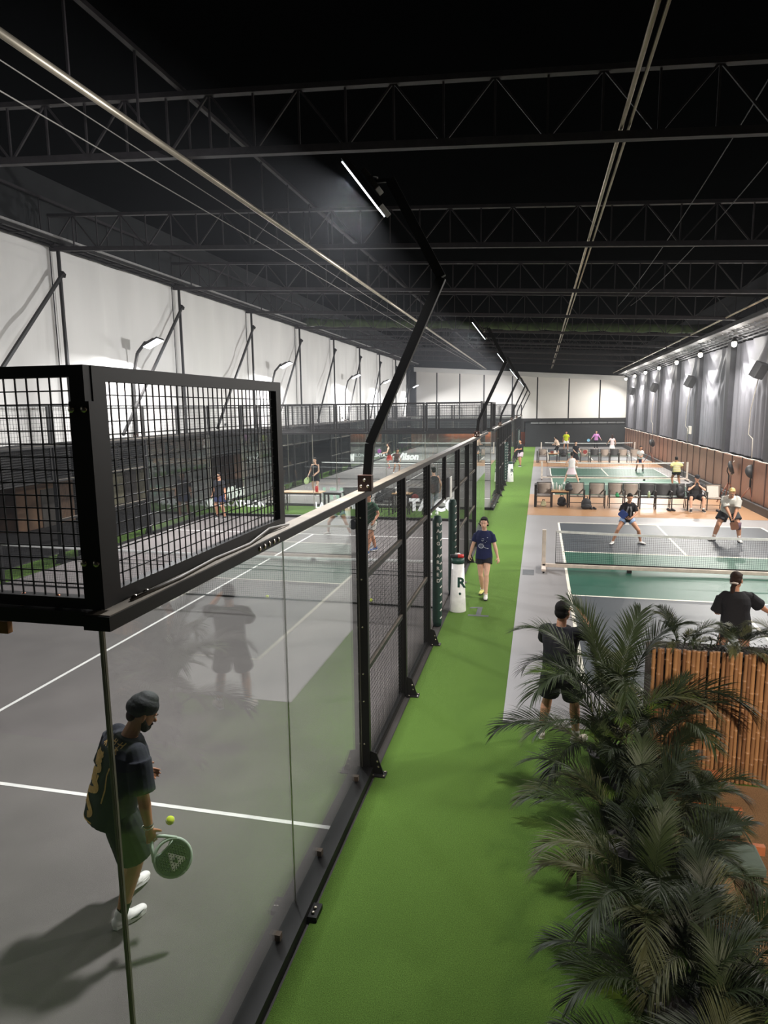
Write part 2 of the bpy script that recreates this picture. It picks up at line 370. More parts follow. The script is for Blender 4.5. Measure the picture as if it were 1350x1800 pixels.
# things outside, beyond the left wall
OUT = mat('outdoor_brown', (96, 70, 50), 0.8, 0, 0.3, 2); OUTG = mat('outdoor_cream', (120, 114, 90), 0.7, 0, 0.25, 2)
for i, (x, y, sx, sy, sz, mm, lb) in enumerate([(-15, 17, 1.2, 3, 1.5, OUT, 'brown shed seen through the fence beyond the grass, nearest'), (-16, 23, 1.4, 2.8, 1.6, OUTG, 'cream shed seen through the fence beyond the grass'), (-15.5, 34, 1.5, 4, 1.4, OUT, 'brown shed seen through the fence beyond the grass, farthest')]):
    t = empty('shed', (x, y, 0), label=lb, cat='shed')
    MB().box((-sx/2, -sy/2, 0), (sx/2, sy/2, sz)).build('wall', mm, t, bevel=0.02)
    MB().box((-sx/2-0.15, -sy/2-0.15, sz), (sx/2+0.15, sy/2+0.15, sz+0.08)).build('roof', BLACK, t)
    MB().box((sx/2-0.01, -0.4, 0), (sx/2+0.03, 0.4, sz*0.85)).build('door', mat('outdoor_door', (60, 52, 46), 0.6), t)
# right side: curtains, pillars, brown fence ---------------------------------
CURT = mat('grey_curtain', (120, 120, 127), 0.6, 0, 0.04, 1, 0.0, 10, 0.3)
FENC = mat('brown_cladding', (154, 112, 90), 0.6, 0, 0.16, 3, 0.15, 30, stretch=(1, 10, 0.6))
PY = [23.5+5.7*i for i in range(-3, 8)]
cord = ['nearest', 'second', 'third', 'fourth', 'fifth', 'sixth', 'seventh', 'eighth', 'ninth', 'tenth']
for k in range(len(PY)-1):
    y0, y1 = PY[k]+0.28, min(PY[k+1]-0.28, YF-0.3)
    rnd = random.Random(90+k); nu, nv = 110, 40; vs = []; ph = [rnd.uniform(0, 6) for _ in range(6)]; cu0 = rnd.uniform(0.42, 0.58); deep = rnd.uniform(0.45, 0.75)
    for j in range(nv+1):
        for i in range(nu+1):
            u, t = i/nu, j/nv          # t: 0 bottom 1 top
            d = (u-cu0)/0.42; sw = (1-t)/deep + 0.0
            cat = math.cosh(2.0*d)-1
            env = max(0, 1-abs(d)**3)*max(0, min(1, (t-(1-deep*1.05))*3))
            swag = 0.075*env*math.sin(22*((1-t)*1.15+0.30*cat)+ph[0])
            vert = 0.05*(1-env)*math.sin(u*62+ph[1]+0.6*math.sin(t*3+ph[2]))+0.03*math.sin(u*29+ph[3])
            vs.append((9.68+swag+vert*(0.5+0.5*(1-t)), y0+(y1-y0)*u, 1.82+(6.28-1.82)*t))
    fs = [(j*(nu+1)+i, (j+1)*(nu+1)+i, (j+1)*(nu+1)+i+1, j*(nu+1)+i+1) for j in range(nv) for i in range(nu)]
    m = MB(); m.add(vs, fs, True)
    m.build('curtain', CURT, label='grey draped curtain bay on the right wall, %s bay from the viewer' % cord[k], cat='curtain', group='right wall curtain bays')
for k, y in enumerate(PY):
    MB().box((9.48, y-0.26, 0), (9.85, y+0.26, 6.9)).build('wall_column', mat('charcoal_column', (52, 52, 58), 0.6), kind='structure')
m = MB()
y = -4.0; BAT = []
while y < YF-1.7:
    BAT.append(y); y += 1.42
t = empty('timber_fence', (0,0,0), label='brown vertical timber cladding fence along the right wall', cat='fence')
mb = MB().box((9.38, 0.03, 0.3), (9.44, 1.39, 1.76)).mesh('cladding_board'); mb.materials.append(FENC); mt_ = MB().box((9.355, -0.035, 0.28), (9.40, 0.035, 1.80)).mesh('batten'); mt_.materials.append(mat('dark_batten', (74, 46, 34), 0.6))
for y in BAT:
    for nm_, me in (('cladding_board', mb), ('batten', mt_)):
        o = bpy.data.objects.new(nm_, me); COL.objects.link(o); o.parent = t; o.location = (0, y, 0)
MB().tube([(9.36, -4+i*0.5, 1.80+0.015*math.sin(i*1.7)) for i in range(135)], 0.022, 6).build('top_rope', mat('pale_conduit', (206, 200, 190), 0.6), t, label='pale cable run along the fence top')
MB().box((9.26, -4, 0), (9.46, YF-0.3, 0.28)).build('baseboard_right', mat('dark_kerb', (52, 50, 50), 0.5), kind='structure')
# eave louvres above curtains
m = MB()
for i in range(4): m.bar((9.05-i*0.0+i*0.18, 4, 6.62-0.07*i), (9.05+i*0.18, YF-0.5, 6.52-0.07*i), 0.045, 0.045)
for i in range(84): m.bar((8.95, 4.2+i*0.71, 6.66), (9.75, 4.2+i*0.71, 6.36), 0.03, 0.03)
m.build('trim_6', mat('grey_louvre', (150, 150, 154), 0.45, 0.2), kind='structure')
MB().box((8.6, 4, 6.66), (8.66, YF-0.5, 6.80)).build('trim_5', BLACK, kind='structure')
m = MB(); m.add([(8.66, 4, 6.70), (9.8, 4, 6.66), (9.8, YF-0.5, 6.60), (8.66, YF-0.5, 6.64)], [(0,1,2,3)]); m.add([(8.66, 4, 6.74), (9.8, 4, 6.70), (9.8, YF-0.5, 6.64), (8.66, YF-0.5, 6.68)], [(3,2,1,0)])
m.build('ceiling_eave', mat('eave_white', (150, 150, 152), 0.6), kind='structure')
# round wall lamps
LGL = mat('lamp_glow', (255, 250, 240), 0.4, emit=(255, 248, 232), estr=14)
def area(name, loc, target, power, sx, sy, parent=None, col=(1, 0.97, 0.93), spread=PI):
    ld = bpy.data.lights.new(name, 'AREA'); ld.energy = power; ld.shape = 'RECTANGLE'; ld.size = sx; ld.size_y = sy; ld.color = col; ld.spread = spread
    o = bpy.data.objects.new(name, ld); COL.objects.link(o); d = V(target)-V(loc)
    o.rotation_mode = 'QUATERNION'; o.rotation_quaternion = d.to_track_quat('-Z', 'Y'); o.location = V(loc)
    if parent: o.parent = parent; o.location = V(loc)-V(parent.location)
    return o
for k, y in enumerate([10.3+5.7*i for i in range(10)]):
    if y > YF-2: continue
    t = empty('wall_lamp', (9.05, y-0.6, 6.14), label='round white lamp above a curtain bay on the right wall, %s from the viewer' % cord[k], cat='lamp', group='right wall lamps')
    MB().ell((0,0,0), (0.10, 0.10, 0.12)).build('bulb', LGL, t)
    MB().lathe([(0.0,0.25),(0.05,0.24),(0.09,0.14),(0.13,0.10),(0.13,0.08),(0.0,0.09)], 16).build('lamp_hood', BLACK, t)
    MB().bar((0,0,0.2), (0.5,0,0.32), 0.03).build('bracket', BLACK, t)
    area('wall_lamp_beam', (9.0, y-0.6, 5.98), (6.2, y-0.6, 0.0), WALL_W, 0.22, 0.22, t, col=(1, 0.96, 0.9), spread=math.radians(160))
    pl = bpy.data.lights.new('wall_lamp_light', 'POINT'); pl.energy = 75; pl.shadow_soft_size = 0.12; pl.color = (1, 0.96, 0.9)
    po = bpy.data.objects.new('wall_lamp_light', pl); COL.objects.link(po); po.parent = t; po.location = (0, 0, -0.26)
# speakers
SPK = mat('speaker_grey', (96, 96, 98), 0.7, 0, 0.2, 30)
for k, y in enumerate((24.3, 35.6, 47.0, 58.6)):
    t = empty('loudspeaker', (9.3, y, 5.0), 0.5, label='grey boxy loudspeaker hung on the right wall, %s from the viewer' % cord[k], cat='loudspeaker', group='wall loudspeakers')
    t.rotation_euler = (0.45, 0.2, 0.5)
    MB().box((-0.2,-0.16,-0.28), (0.2,0.16,0.28)).build('cabinet', SPK, t, bevel=0.02)
    MB().box((-0.17,-0.175,-0.25), (0.17,-0.155,0.25)).build('grille', mat('speaker_grille', (70, 70, 72), 0.8, 0, 0.3, 200), t)
    MB().tube([(0.1,0.1,-0.2), (0.35,0.25,-0.1)], 0.02).build('bracket', STEEL, t)
    if k < 3: MB().tube([(9.42, y+0.35, 4.9), (9.36, y+0.9, 3.6), (9.36, y+0.95, 2.7), (9.4, y+0.55, 2.55), (9.4, y+0.5, 1.85)], 0.018, 6).build('speaker_cable', mat('pale_conduit', (206, 200, 190), 0.6), label='pale conduit running down the curtain below the %s loudspeaker' % cord[k], cat='cable', group='speaker conduits')
t = empty('junction_box', (9.42, 35.7, 2.5), label='pale junction box on the right wall between curtain and pillar', cat='box')
MB().cbox((0,0,0), (0.12,0.34,0.42)).build('box', mat('pale_conduit', (206,200,190), 0.6), t, bevel=0.02)
MB().cbox((-0.065,0,0), (0.01,0.28,0.36)).build('cover', mat('box_cover', (190,186,178), 0.5), t)

t = empty('wall_lamp', (5.2, -5.0, 6.4), label='warm flood lamp on the wall behind the viewer', cat='lamp')
MB().cbox((0,0,0), (0.5,0.12,0.36)).build('lamp_housing', BLACK, t)
MB().cbox((0,0.065,0), (0.44,0.01,0.30)).build('lens', mat('warm_lens', (255, 214, 170), 0.4, emit=(255, 214, 170), estr=6), t)
area('warm_flood', (5.2, -4.9, 6.4), (4.0, 4.7, 0.75), BACK_W, 0.44, 0.30, t, col=(1.0, 0.86, 0.72), spread=math.radians(48))

hz = MB().box((XL-0.5, -8, -0.1), (XR+0.2, YF, 9.9)).build('haze', bpy.data.materials.new('haze'), label='faint haze in the air of the hall under the lamps', cat='haze', kind='stuff')
m = hz.data.materials[0]; m.use_nodes = True; N = m.node_tree.nodes; N.remove(N['Principled BSDF'])
vs = N.new('ShaderNodeVolumeScatter'); vs.inputs['Density'].default_value = 0.0010; vs.inputs['Color'].default_value = (0.9, 0.93, 1.0, 1)
m.node_tree.links.new(vs.outputs[0], N['Material Output'].inputs['Volume'])

# ================================================================== PADEL COURTS
LED = mat('led_panel', (255, 255, 255), 0.4, emit=(240, 246, 255), estr=9)
NETM = mat('net_cord', (34, 36, 38), 0.7); NETW = mat('net_tape', (226, 226, 224), 0.6)
cname = ['nearest padel court', 'second padel court', 'farthest padel court']
def wire_grid(m, a, u, v, lu, lv, pitch, r):
    """grid of round-ish wires from corner a, spanning lu along u and lv along v"""
    a, u, v = V(a), V(u), V(v); nrm = u.cross(v)
    n = max(1, int(lu/pitch))
    for i in range(1, n): p = a+u*(lu*i/n)+nrm*r; m.bar(p, p+v*lv, r*2, r*2, u)
    n = max(1, int(lv/pitch))
    for i in range(1, n): p = a+v*(lv*i/n)-nrm*r; m.bar(p, p+u*lu, r*2, r*2, v)
def glass_pane(x0, y0, x1, y1, z0, z1, label, group):
    m = MB(); d = V((x1-x0, y1-y0, 0)).normalized(); n = V((-d.y, d.x, 0))*0.006; g = 0.003
    a = V((x0, y0, 0))+d*g; b = V((x1, y1, 0))-d*g; vs = []
    for p in (a-n, b-n, b+n, a+n): vs += [(p.x, p.y, z0)]
    for p in (a-n, b-n, b+n, a+n): vs += [(p.x, p.y, z1)]
    m.add(vs, [(0,3,2,1),(4,5,6,7),(0,1,5,4),(1,2,6,5),(2,3,7,6),(3,0,4,7)])
    t = m.build('glass_panel', GLASS, label=label, cat='glass panel', group=group)
    for p in (a, b): MB().bar((p.x, p.y, z0), (p.x, p.y, z1), 0.005, 0.013, (d.x, d.y, 0)).build('polished_edge', SEAM, t)
    return t
def mesh_frame(x0, y0, x1, y1, z0, z1, label, group, fr=0.06, pitch=0.052, r=0.0022, rails=(), near=False, depth=0.04):
    a, b = V((x0, y0, 0)), V((x1, y1, 0)); d = (b-a).normalized(); L = (b-a).length
    t = empty('mesh_panel', (x0, y0, z0), label=label, cat='mesh panel', group=group)
    h = z1-z0; m = MB()
    for s in (0, L): 
        p = d*(fr/2 if s == 0 else L-fr/2); m.bar((p.x, p.y, 0), (p.x, p.y, h), fr, depth, (d.y, -d.x, 0)) if False else m.bar(p, p+V((0,0,h)), depth, fr, d)
    for z in (fr*0.35, h-fr*0.35): m.bar(V((0,0,z))+d*fr, V((0,0,z))+d*(L-fr), depth, fr*0.7)
    m.build('frame', BLACK, t)
    for z in rails:
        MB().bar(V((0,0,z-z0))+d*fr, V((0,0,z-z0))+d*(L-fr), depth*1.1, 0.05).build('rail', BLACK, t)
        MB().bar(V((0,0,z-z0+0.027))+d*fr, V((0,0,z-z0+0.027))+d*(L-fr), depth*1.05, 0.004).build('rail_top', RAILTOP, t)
    g = MB(); wire_grid(g, d*fr+V((0,0,fr*0.7)), d, (0,0,1), L-2*fr, h-1.4*fr, pitch, r)
    g.build('wire_mesh', WIRE, t)
    return t
post_cache = {}
def post(x, y, h, side, label, group, near=False):
    key = (h, side, near)
    if key in post_cache: return copy_tree(post_cache[key], loc=(x, y, 0), label=label, group=group)
    t = empty('fence_post', (x, y, 0), label=label, cat='post', group=group)
    MB().box((-0.055, -0.035, 0), (0.055, 0.035, h)).build('upright', BLACK, t, bevel=0.004)
    g = MB(); s = side
    g.add([(s*0.055, -0.006, 0), (s*0.19, -0.006, 0), (s*0.19, -0.006, 0.03), (s*0.12, -0.006, 0.24), (s*0.055, -0.006, 0.26),
           (s*0.055, 0.006, 0), (s*0.19, 0.006, 0), (s*0.19, 0.006, 0.03), (s*0.12, 0.006, 0.24), (s*0.055, 0.006, 0.26)],
          [(0,1,2,3,4),(9,8,7,6,5),(0,5,6,1),(1,6,7,2),(2,7,8,3),(3,8,9,4),(4,9,5,0)])
    g.box((min(s*0.055, s*0.22), -0.06, 0.0), (max(s*0.055, s*0.22), 0.06, 0.012))
    g.build('foot_bracket', BLACK, t)
    for bx, by in ((s*0.2, -0.04), (s*0.2, 0.04), (s*0.09, -0.045)):
        MB().ell((bx, by, 0.016), (0.011, 0.011, 0.009), n=8, m=6).build('anchor_bolt', STEEL, t)
    for z in (0.06, 0.12):
        MB().ell((s*(0.15-z*0.2), -0.009, z+0.03), (0.013, 0.004, 0.013), n=8, m=6).build('bracket_bolt', STEEL, t)
    for z in ((0.35, 0.82, 1.12, 1.62, 2.12, 2.75) if near else (0.5, 1.5, 2.5)):
        MB().ell((0.0, -0.037, z), (0.011, 0.006, 0.011), n=8, m=6).build('bolt', STEEL, t)
    post_cache[key] = t
    return t
def light_mast(x, y, side, label, base_z=3.1, lit=True):
    """bent steel mast on top of the side fence; side +1: right fence, leaning out and back over the court"""
    t = empty('light_mast', (x, y, 0), label=label, cat='light mast', group='padel court light masts')
    if side > 0: P = [(0.0, 0, 3.06), (0.04, 0, 3.48), (0.74, 0, 5.0), (0.27, 0, 5.88)]
    else: P = [(-0.22, 0, 3.0), (-0.2, 0, 4.9), (-0.02, 0, 5.55), (0.28, 0, 5.86)]
    m = MB()
    for i in range(3): m.bar(P[i], P[i+1], 0.085 if side > 0 else 0.07, 0.065, (0,1,0))
    m.build('pole', BLACK, t)
    MB().cbox((P[0][0], -0.05, 3.10), (0.14, 0.08, 0.16)).build('base_clamp', mat('brown_clamp', (64, 40, 32), 0.4, 0.3), t, bevel=0.006)
    for bx, bz in ((0, 0.03), (-0.035, -0.03), (0.035, -0.03)): MB().ell((P[0][0]+bx, -0.093, 3.10+bz), (0.016, 0.008, 0.016), n=10, m=6).build('bolt', STEEL, t)
    e = V(P[3]); hd = -side*1.0
    # flood head: flat box seen nearly edge on, lens facing the court
    c = e + V((hd*0.25, 0, -0.06)); dirn = V((hd*0.79, 0, -0.61)) if side > 0 else V((0.42, -0.12, -0.90)).normalized(); sdv = V((0, 1, 0)); sdv = (sdv-dirn*sdv.dot(dirn)).normalized(); upv = sdv.cross(dirn)
    def slab(m_, c0, w_, l_, th): 
        c0 = V(c0); vs = []
        for k in (-1, 1):
            for i, j in ((-1,-1),(1,-1),(1,1),(-1,1)): vs.append(c0 + upv*(l_/2*i) + sdv*(w_/2*j) + dirn*(th/2*k))
        m_.add(vs, [(0,3,2,1),(4,5,6,7),(0,1,5,4),(1,2,6,5),(2,3,7,6),(3,0,4,7)]); return m_
    slab(MB(), c-dirn*0.032, 0.36, 0.56, 0.05).build('lamp_housing', mat('lamp_housing', (40, 38, 36), 0.4, 0.4), t, bevel=0.005)
    for k in (-1, 1): slab(MB(), c+dirn*0.004+upv*(0.135*k), 0.32, 0.25, 0.010).build('led_panel', LED, t)
    slab(MB(), c-dirn*0.10, 0.20, 0.22, 0.05).build('driver_box', mat('driver_box', (96, 92, 84), 0.5), t, bevel=0.006)
    MB().bar(e, c-dirn*0.1, 0.03, 0.03).tube([c-dirn*0.1+V((0,0.16,0)), c-dirn*0.16, c-dirn*0.1-V((0,0.16,0))], 0.008, 6).build('yoke', BLACK, t)
    if lit:
        area('flood_light', V((x, y, 0))+c+dirn*0.06, V((x, y, 0))+c+dirn*0.6+V((0,0,-0.12)), LAMP_W*(1.35 if side < 0 else 1.0)*(0.12 if side < 0 and y < 6 else 0.88 if y < 6 else 1.0), 0.4, 0.36, t, col=(0.98, 0.985, 1.0), spread=math.radians(170))
    return t
def padel_net(y, nm):
    t = empty('padel_net', (-5, y, 0), label='padel net with white tape across the %s' % nm, cat='net', group='padel nets')
    N = 40
    def zt(x): return 0.88+0.04*(x/5.0)**2
    m = MB(); m.tube([(-4.95+9.9*i/N, 0, zt(-4.95+9.9*i/N)) for i in range(N+1)], 0.03, 8, flat=0.35, side=(0,0,1)); m.build('net_tape', NETW, t)
    g = MB(); n = 230
    for i in range(n): x = -4.95+9.9*i/(n-1); g.bar((x, 0, 0.01), (x, 0, zt(x)), 0.0028, 0.0028, (1,0,0))
    for j in range(21): 
        z = 0.015+j*0.041
        for i in range(10): x0 = -4.95+.99*i; g.bar((x0, 0, z), (x0+.99, 0, z), 0.0028, 0.0028)
    for z in (0.03, 0.62, 0.7):
        g.bar((-4.95, 0, z), (4.95, 0, z), 0.008, 0.012)
    g.build('netting', NETM, t)
    MB().bar((-4.95, 0, 0.02), (4.95, 0, 0.02), 0.01, 0.035).build('bottom_band', BLACK, t)
    for x in (-4.96, 4.96):
        MB().bar((x, 0, 0), (x, 0, 0.93), 0.07, 0.07, (1,0,0)).build('net_post', BLACK, t)
    return t
def court(y0, idx):
    nm = cname[idx]; X0, X1 = -10.0, 0.0
    t = empty('padel_court_surface', (-5, y0+10, 0), kind='structure')
    MB().box((-4.98, -10, -0.012), (4.98, 10, 0.003)).build('turf', TURF, t)
    for (a, b) in (((-4.98, -6.975, 0), (4.98, -6.925, 0.006)), ((-4.98, 6.925, 0), (4.98, 6.975, 0.006)), ((-0.025, -6.925, 0), (0.025, 6.925, 0.0062))):
        MB().box(a, b).build('court_line', WHITEP, t)
    padel_net(y0+10, nm)
    near = idx == 0
    pn = ['first', 'second', 'third', 'fourth', 'fifth', 'sixth']
    for s, x in ((1, 0.03), (-1, -10.03)):
        sd = 'right' if s > 0 else 'left'
        ys = [4, 6, 8, 12, 14, 16]
        for i, yy in enumerate(ys):
            post(x, y0+yy+0.03, 3.0, s, 'black fence post of the %s, %s along its %s side' % (nm, pn[i], sd), 'fence posts on the %s side of the %s' % (sd, nm), near)
        for i, (a, b) in enumerate(((4, 6), (6, 8), (12, 14), (14, 16))):
            mesh_frame(x, y0+a+0.07, x, y0+b-0.01, 0.04, 3.0, 'black wire mesh panel of the %s, %s along its %s side' % (nm, pn[i], sd), 'side mesh panels of the %s' % nm, 0.04, 0.05 if near else 0.075, 0.0016 if near else 0.0022, rails=(1.12, 2.12), near=near)
        # over-door section
        t = mesh_frame(x, y0+8.07, x, y0+11.97, 2.12, 3.0, 'mesh section over the doorway in the %s side of the %s' % (sd, nm), None, 0.05, 0.06, 0.0018)
        MB().bar((0, 1.93, 0), (0, 1.93, 0.9), 0.07, 0.06).build('middle_post', BLACK, t)
        if s > 0:
            for q, yy in enumerate((9.0, 11.1)):
                pd = empty('padded_door_post', (x+0.02, y0+yy, 0), label='tall dark green padded post, %s side of the doorway of the %s' % (('near', 'far')[q], nm), cat='padded post', group='padded door posts')
                MB().tube([(0, 0, 0.0), (0, 0, 0.1), (0, 0, 1.9), (0, 0, 1.97)], [0.07, 0.085, 0.085, 0.06], 14).build('pad', mat('dark_green_pad', (22, 56, 48), 0.6, 0, 0.2, 20, 0.2, 40), pd)
                lc = MB()
                for j in range(13): lc.bar((0.06, -0.065, 0.15+j*0.14), (0.085, -0.035, 0.18+j*0.14), 0.008, 0.02)
                lc.build('lacing', WHITEP, pd)
                if idx == 0 and q == 0:
                    tx = MB()
                    for j, chx in enumerate('RAIG ARRED'):
                        if chx != ' ': text_mb(tx, chx, 0.085, Matrix.Translation((-0.0, -0.087, 1.80-j*0.11)) @ Matrix.Rotation(PI/2, 4, 'X') @ Matrix.Translation((-0.0, 0, 0)), 0.002, bold=0.002)
                    tx.build('lettering', WHITEP, pd, label='white vertical lettering')
        # glass
        gs = [(0.0, 2), (2, 4), (16.08, 18), (18, 19.96)]
        for i, (a, b) in enumerate(gs):
            glass_pane(x-0.03*s, y0+a, x-0.03*s, y0+b, 0.08, 2.96, 'clear %s glass pane on the %s side of the %s' % (('near corner', 'second', 'third', 'far corner')[i], sd, nm), 'side glass panes of the %s' % nm)
        # upper mesh by the corners (the whole length on the left)
        if s > 0:
            mesh_frame(x-0.03, y0+0.02, x-0.03, y0+2.0, 3.02, 4.0, 'upper wire mesh frame above the near right corner glass of the %s' % nm, None, 0.085, 0.052, 0.0026, near=True, depth=0.05)
            mesh_frame(x, y0+18.0, x, y0+19.98, 3.02, 4.0, 'upper wire mesh frame above the far right corner glass of the %s' % nm, None, 0.085, 0.055, 0.0024, depth=0.05)
        else:
            for i in range(10):
                mesh_frame(x, y0+2*i+0.02, x, y0+2*i+1.98, 3.02, 4.0, 'upper left mesh frame of the %s, %s from the near end' % (nm, ordn[i]), 'upper left mesh frames of the %s' % nm, 0.06, 0.09, 0.0026)
        # rails
        r = empty('side_rail', (x, y0, 0), label='black %s side top and base rails of the %s' % (sd, nm), cat='rail')
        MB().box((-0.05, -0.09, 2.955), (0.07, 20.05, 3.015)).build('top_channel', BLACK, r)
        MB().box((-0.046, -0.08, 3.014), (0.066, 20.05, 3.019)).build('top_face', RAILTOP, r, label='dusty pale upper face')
        for ya, yb in ((-0.05, 4.0), (16.1, 20.05)): MB().box((-0.05, ya, 0), (0.09, yb, 0.09)).build('base_channel', BLACK, r)
        for ya, yb in ((4.1, 8.0), (12.1, 16.0)): MB().box((-0.03, ya, 0), (0.03, yb, 0.05)).build('sill', BLACK, r)
        if s > 0:
            for yy in (3.72, 2.55, 1.62, 0.8):
                MB().cbox((-0.035*s+0.02, yy, 0.12), (0.04, 0.045, 0.05)).build('glass_clamp', mat('clamp_grey', (120, 104, 92), 0.4, 0.5), r)
            for yy, n_ in ((2.02, 2), (0.6, 5)):
                for q in range(n_): MB().ell((0.12 if n_ == 2 else 0.075, yy-0.05*q, 0.05 if n_ == 2 else 0.094), (0.014, 0.014, 0.009), n=10, m=6).build('bolt', STEEL, r)
            MB().box((0.07, 1.93, 0), (0.16, 2.08, 0.04)).build('anchor_plate', BLACK, r)
            if near:
                for q in range(5): MB().ell((0.073, 1.38+0.075*q, 2.985), (0.006, 0.016, 0.016), n=10, m=6).build('bolt', STEEL, r)
                for q in range(2): MB().ell((0.02, 0.16+0.09*q, 3.022), (0.016, 0.016, 0.016), n=10, m=6).build('bolt', STEEL, r)
                MB().tube([(0.03, 0.12, 3.025), (0.045, 0.5, 3.03), (0.02, 0.9, 3.03), (0.04, 1.3, 3.028), (0.0, 1.7, 3.05), (0.02, 2.0, 3.03)], 0.008, 6).build('cable', GREYC, r)
    # end walls
    for e, y in ((0, y0), (1, y0+20.0)):
        en = ('near', 'far')[e]
        for i in range(5):
            glass_pane(X0+2*i+(0.05 if i == 0 else 0), y, X0+2*i+2-(0.01 if i == 4 else 0), y, 0.08, 2.96, '%s end glass pane of the %s, %s from the left' % (en, nm, ordn[i]), '%s end glass panes of the %s' % (en, nm))
        for i in range(5):
            if near and e == 0 and i < 3: continue
            mesh_frame(X0+2*i+0.02, y, X0+2*i+(1.98 if i < 4 else 2.02), y, 3.02, 4.0, 'upper %s end mesh frame of the %s, %s from the left' % (en, nm, ordn[i]), 'upper %s end mesh frames of the %s' % (en, nm), 0.065 if near and e == 0 else 0.06, 0.052 if near and e == 0 else 0.08, 0.0026, depth=0.05)
        r = empty('end_rail', (-5, y, 0), label='black top and base rails of the %s end wall of the %s' % (en, nm), cat='rail')
        MB().box((-5.05, -0.05, 2.955), (5.05, 0.05, 3.015)).build('top_channel', BLACK, r)
        MB().box((-5.04, -0.05, 0), (5.04, 0.06, 0.09)).build('base_channel', BLACK, r)
        if near and e == 0:
            for q in (4.63, 4.80): MB().lathe([(0.0,0),(0.016,0),(0.016,0.012),(0.010,0.014),(0.010,0.05),(0.0,0.055)], 10, (q, 0.0, 3.015)).build('upright_bolt', mat('copper_bolt', (200, 120, 80), 0.3, 0.8), r)
            MB().tube([(3.2, 0.03, 3.03), (4.2, 0.02, 3.035), (4.7, 0.02, 3.045), (4.78, 0.01, 3.03), (4.9, 0.0, 3.02)], 0.007, 6).build('cable', WIRE, r)
            MB().cbox((4.53, -0.01, 2.915), (0.05, 0.03, 0.055)).build('tag', mat('brass_tag', (170, 116, 72), 0.5, 0.3), r, bevel=0.003)
    # corner plates by the near corner
    if near:
        cp = empty('corner_plate', (0.0, 0.0, 3.0), label='black corner plates bolting the two upper mesh frames together at the nearest corner', cat='plate')
        MB().box((-0.04, -0.045, 0.03), (0.05, 0.0, 0.86)).build('joining_plate', BLACK, cp)
        for z in (0.22, 0.83):
            for q in (-0.025, 0.03): MB().ell((q, -0.05, z), (0.015, 0.009, 0.015), n=10, m=6).build('bolt', STEEL, cp)
    for q, yy in enumerate((4.03, 16.03)):
        far = 'near' if q == 0 else 'far'
        light_mast(0.09, y0+yy, 1, 'black bent light mast, %s end of the right side of the %s' % (far, nm))
        light_mast(-10.05, y0+yy, -1, 'black light mast, %s end of the left side of the %s' % (far, nm))
for i_, y_ in enumerate((0.0, 22.8, 45.6)):
    if i_ < 2: court(y_, i_)
    else: court(43.9, i_) if False else court(y_-2.0, i_)
# netting frame stacks: lettering on the glass ---------------------------------
LET = mat('white_vinyl', (232, 234, 232), 0.5); LETG = mat('mint_vinyl', (186, 214, 200), 0.5)
def sign(nm, txt, size, loc, ang, m, label, mirror=False, bold=0.0, shear=0.0):
    t = MB(); text_mb(t, txt, size, Matrix.Rotation(PI/2, 4, 'X'), 0.003, mirror, bold, shear)
    o = t.build(nm, m, label=label, cat='lettering'); o.location = loc; o.rotation_euler = (0, 0, ang); return o
o = sign('lettering', 'DECATHLON', 0.31, (-9.72, 19.97, 0.36), 0, LET, 'white DECATHLON lettering low on the far glass of the nearest padel court', bold=0.012)
m = MB(); ring = [(-9.86+0.11*math.cos(a), 19.97, 0.46+0.14*math.sin(a)) for a in [2*PI*i/24 for i in range(25)]]
m.tube(ring, 0.025, 6).tube([(-9.94, 19.97, 0.38), (-9.85, 19.97, 0.54), (-9.76, 19.97, 0.56)], [0.015, 0.05, 0.015], 6)
m.build('logo', LET, label='white round swoosh logo left of the DECATHLON lettering', cat='logo')
sign('lettering', 'LA', 0.30, (-5.95, 19.97, 0.36), 0, LET, 'white LA lettering low on the far glass of the nearest padel court', bold=0.01)
sign('lettering', 'HE C', 0.30, (-4.75, 19.97, 0.36), 0, LET, 'white HE C lettering low on the far glass, right of the LA lettering', bold=0.01)
sign('lettering', 'TA CO', 0.55, (-2.55, 19.97, 0.36), 0, LET, 'large white TA CO lettering low on the far glass by the right corner', bold=0.03)
sign('lettering', 'HVU', 0.62, (-6.6, 22.76, 0.30), 0, LETG, 'large mint HVU lettering on the near glass of the second padel court', bold=0.03)
sign('lettering', 'Wilson', 0.62, (-9.96, 21.0, 0.42), PI/2, LET, 'white slanted Wilson lettering on the left side between the first two padel courts', bold=0.03, shear=0.2)
sign('lettering', 'iSoccer', 0.42, (-9.96, 23.2, 1.7), PI/2, mat('painted_reflection', (150, 152, 150), 0.6), 'faint painted reflection of lettering high on the left glass of the second padel court', mirror=True)  # reflection of a sign in the glass, modelled as mirrored letters
sign('lettering', 'Wilson', 0.60, (-8.05, 42.76, 0.34), 0, LET, 'white Wilson lettering on the far glass of the second padel court', bold=0.03, shear=0.2)
sign('lettering', 'DECATHLON', 0.32, (-9.9, 42.77, 0.5), 0, LET, 'white mirrored DECATHLON lettering on the far glass of the second padel court', mirror=True, bold=0.01)
sign('lettering', 'Wil', 0.62, (-9.96, 38.6, 0.5), PI/2, LET, 'white Wil lettering on the far left glass of the second padel court', bold=0.03, shear=0.2)

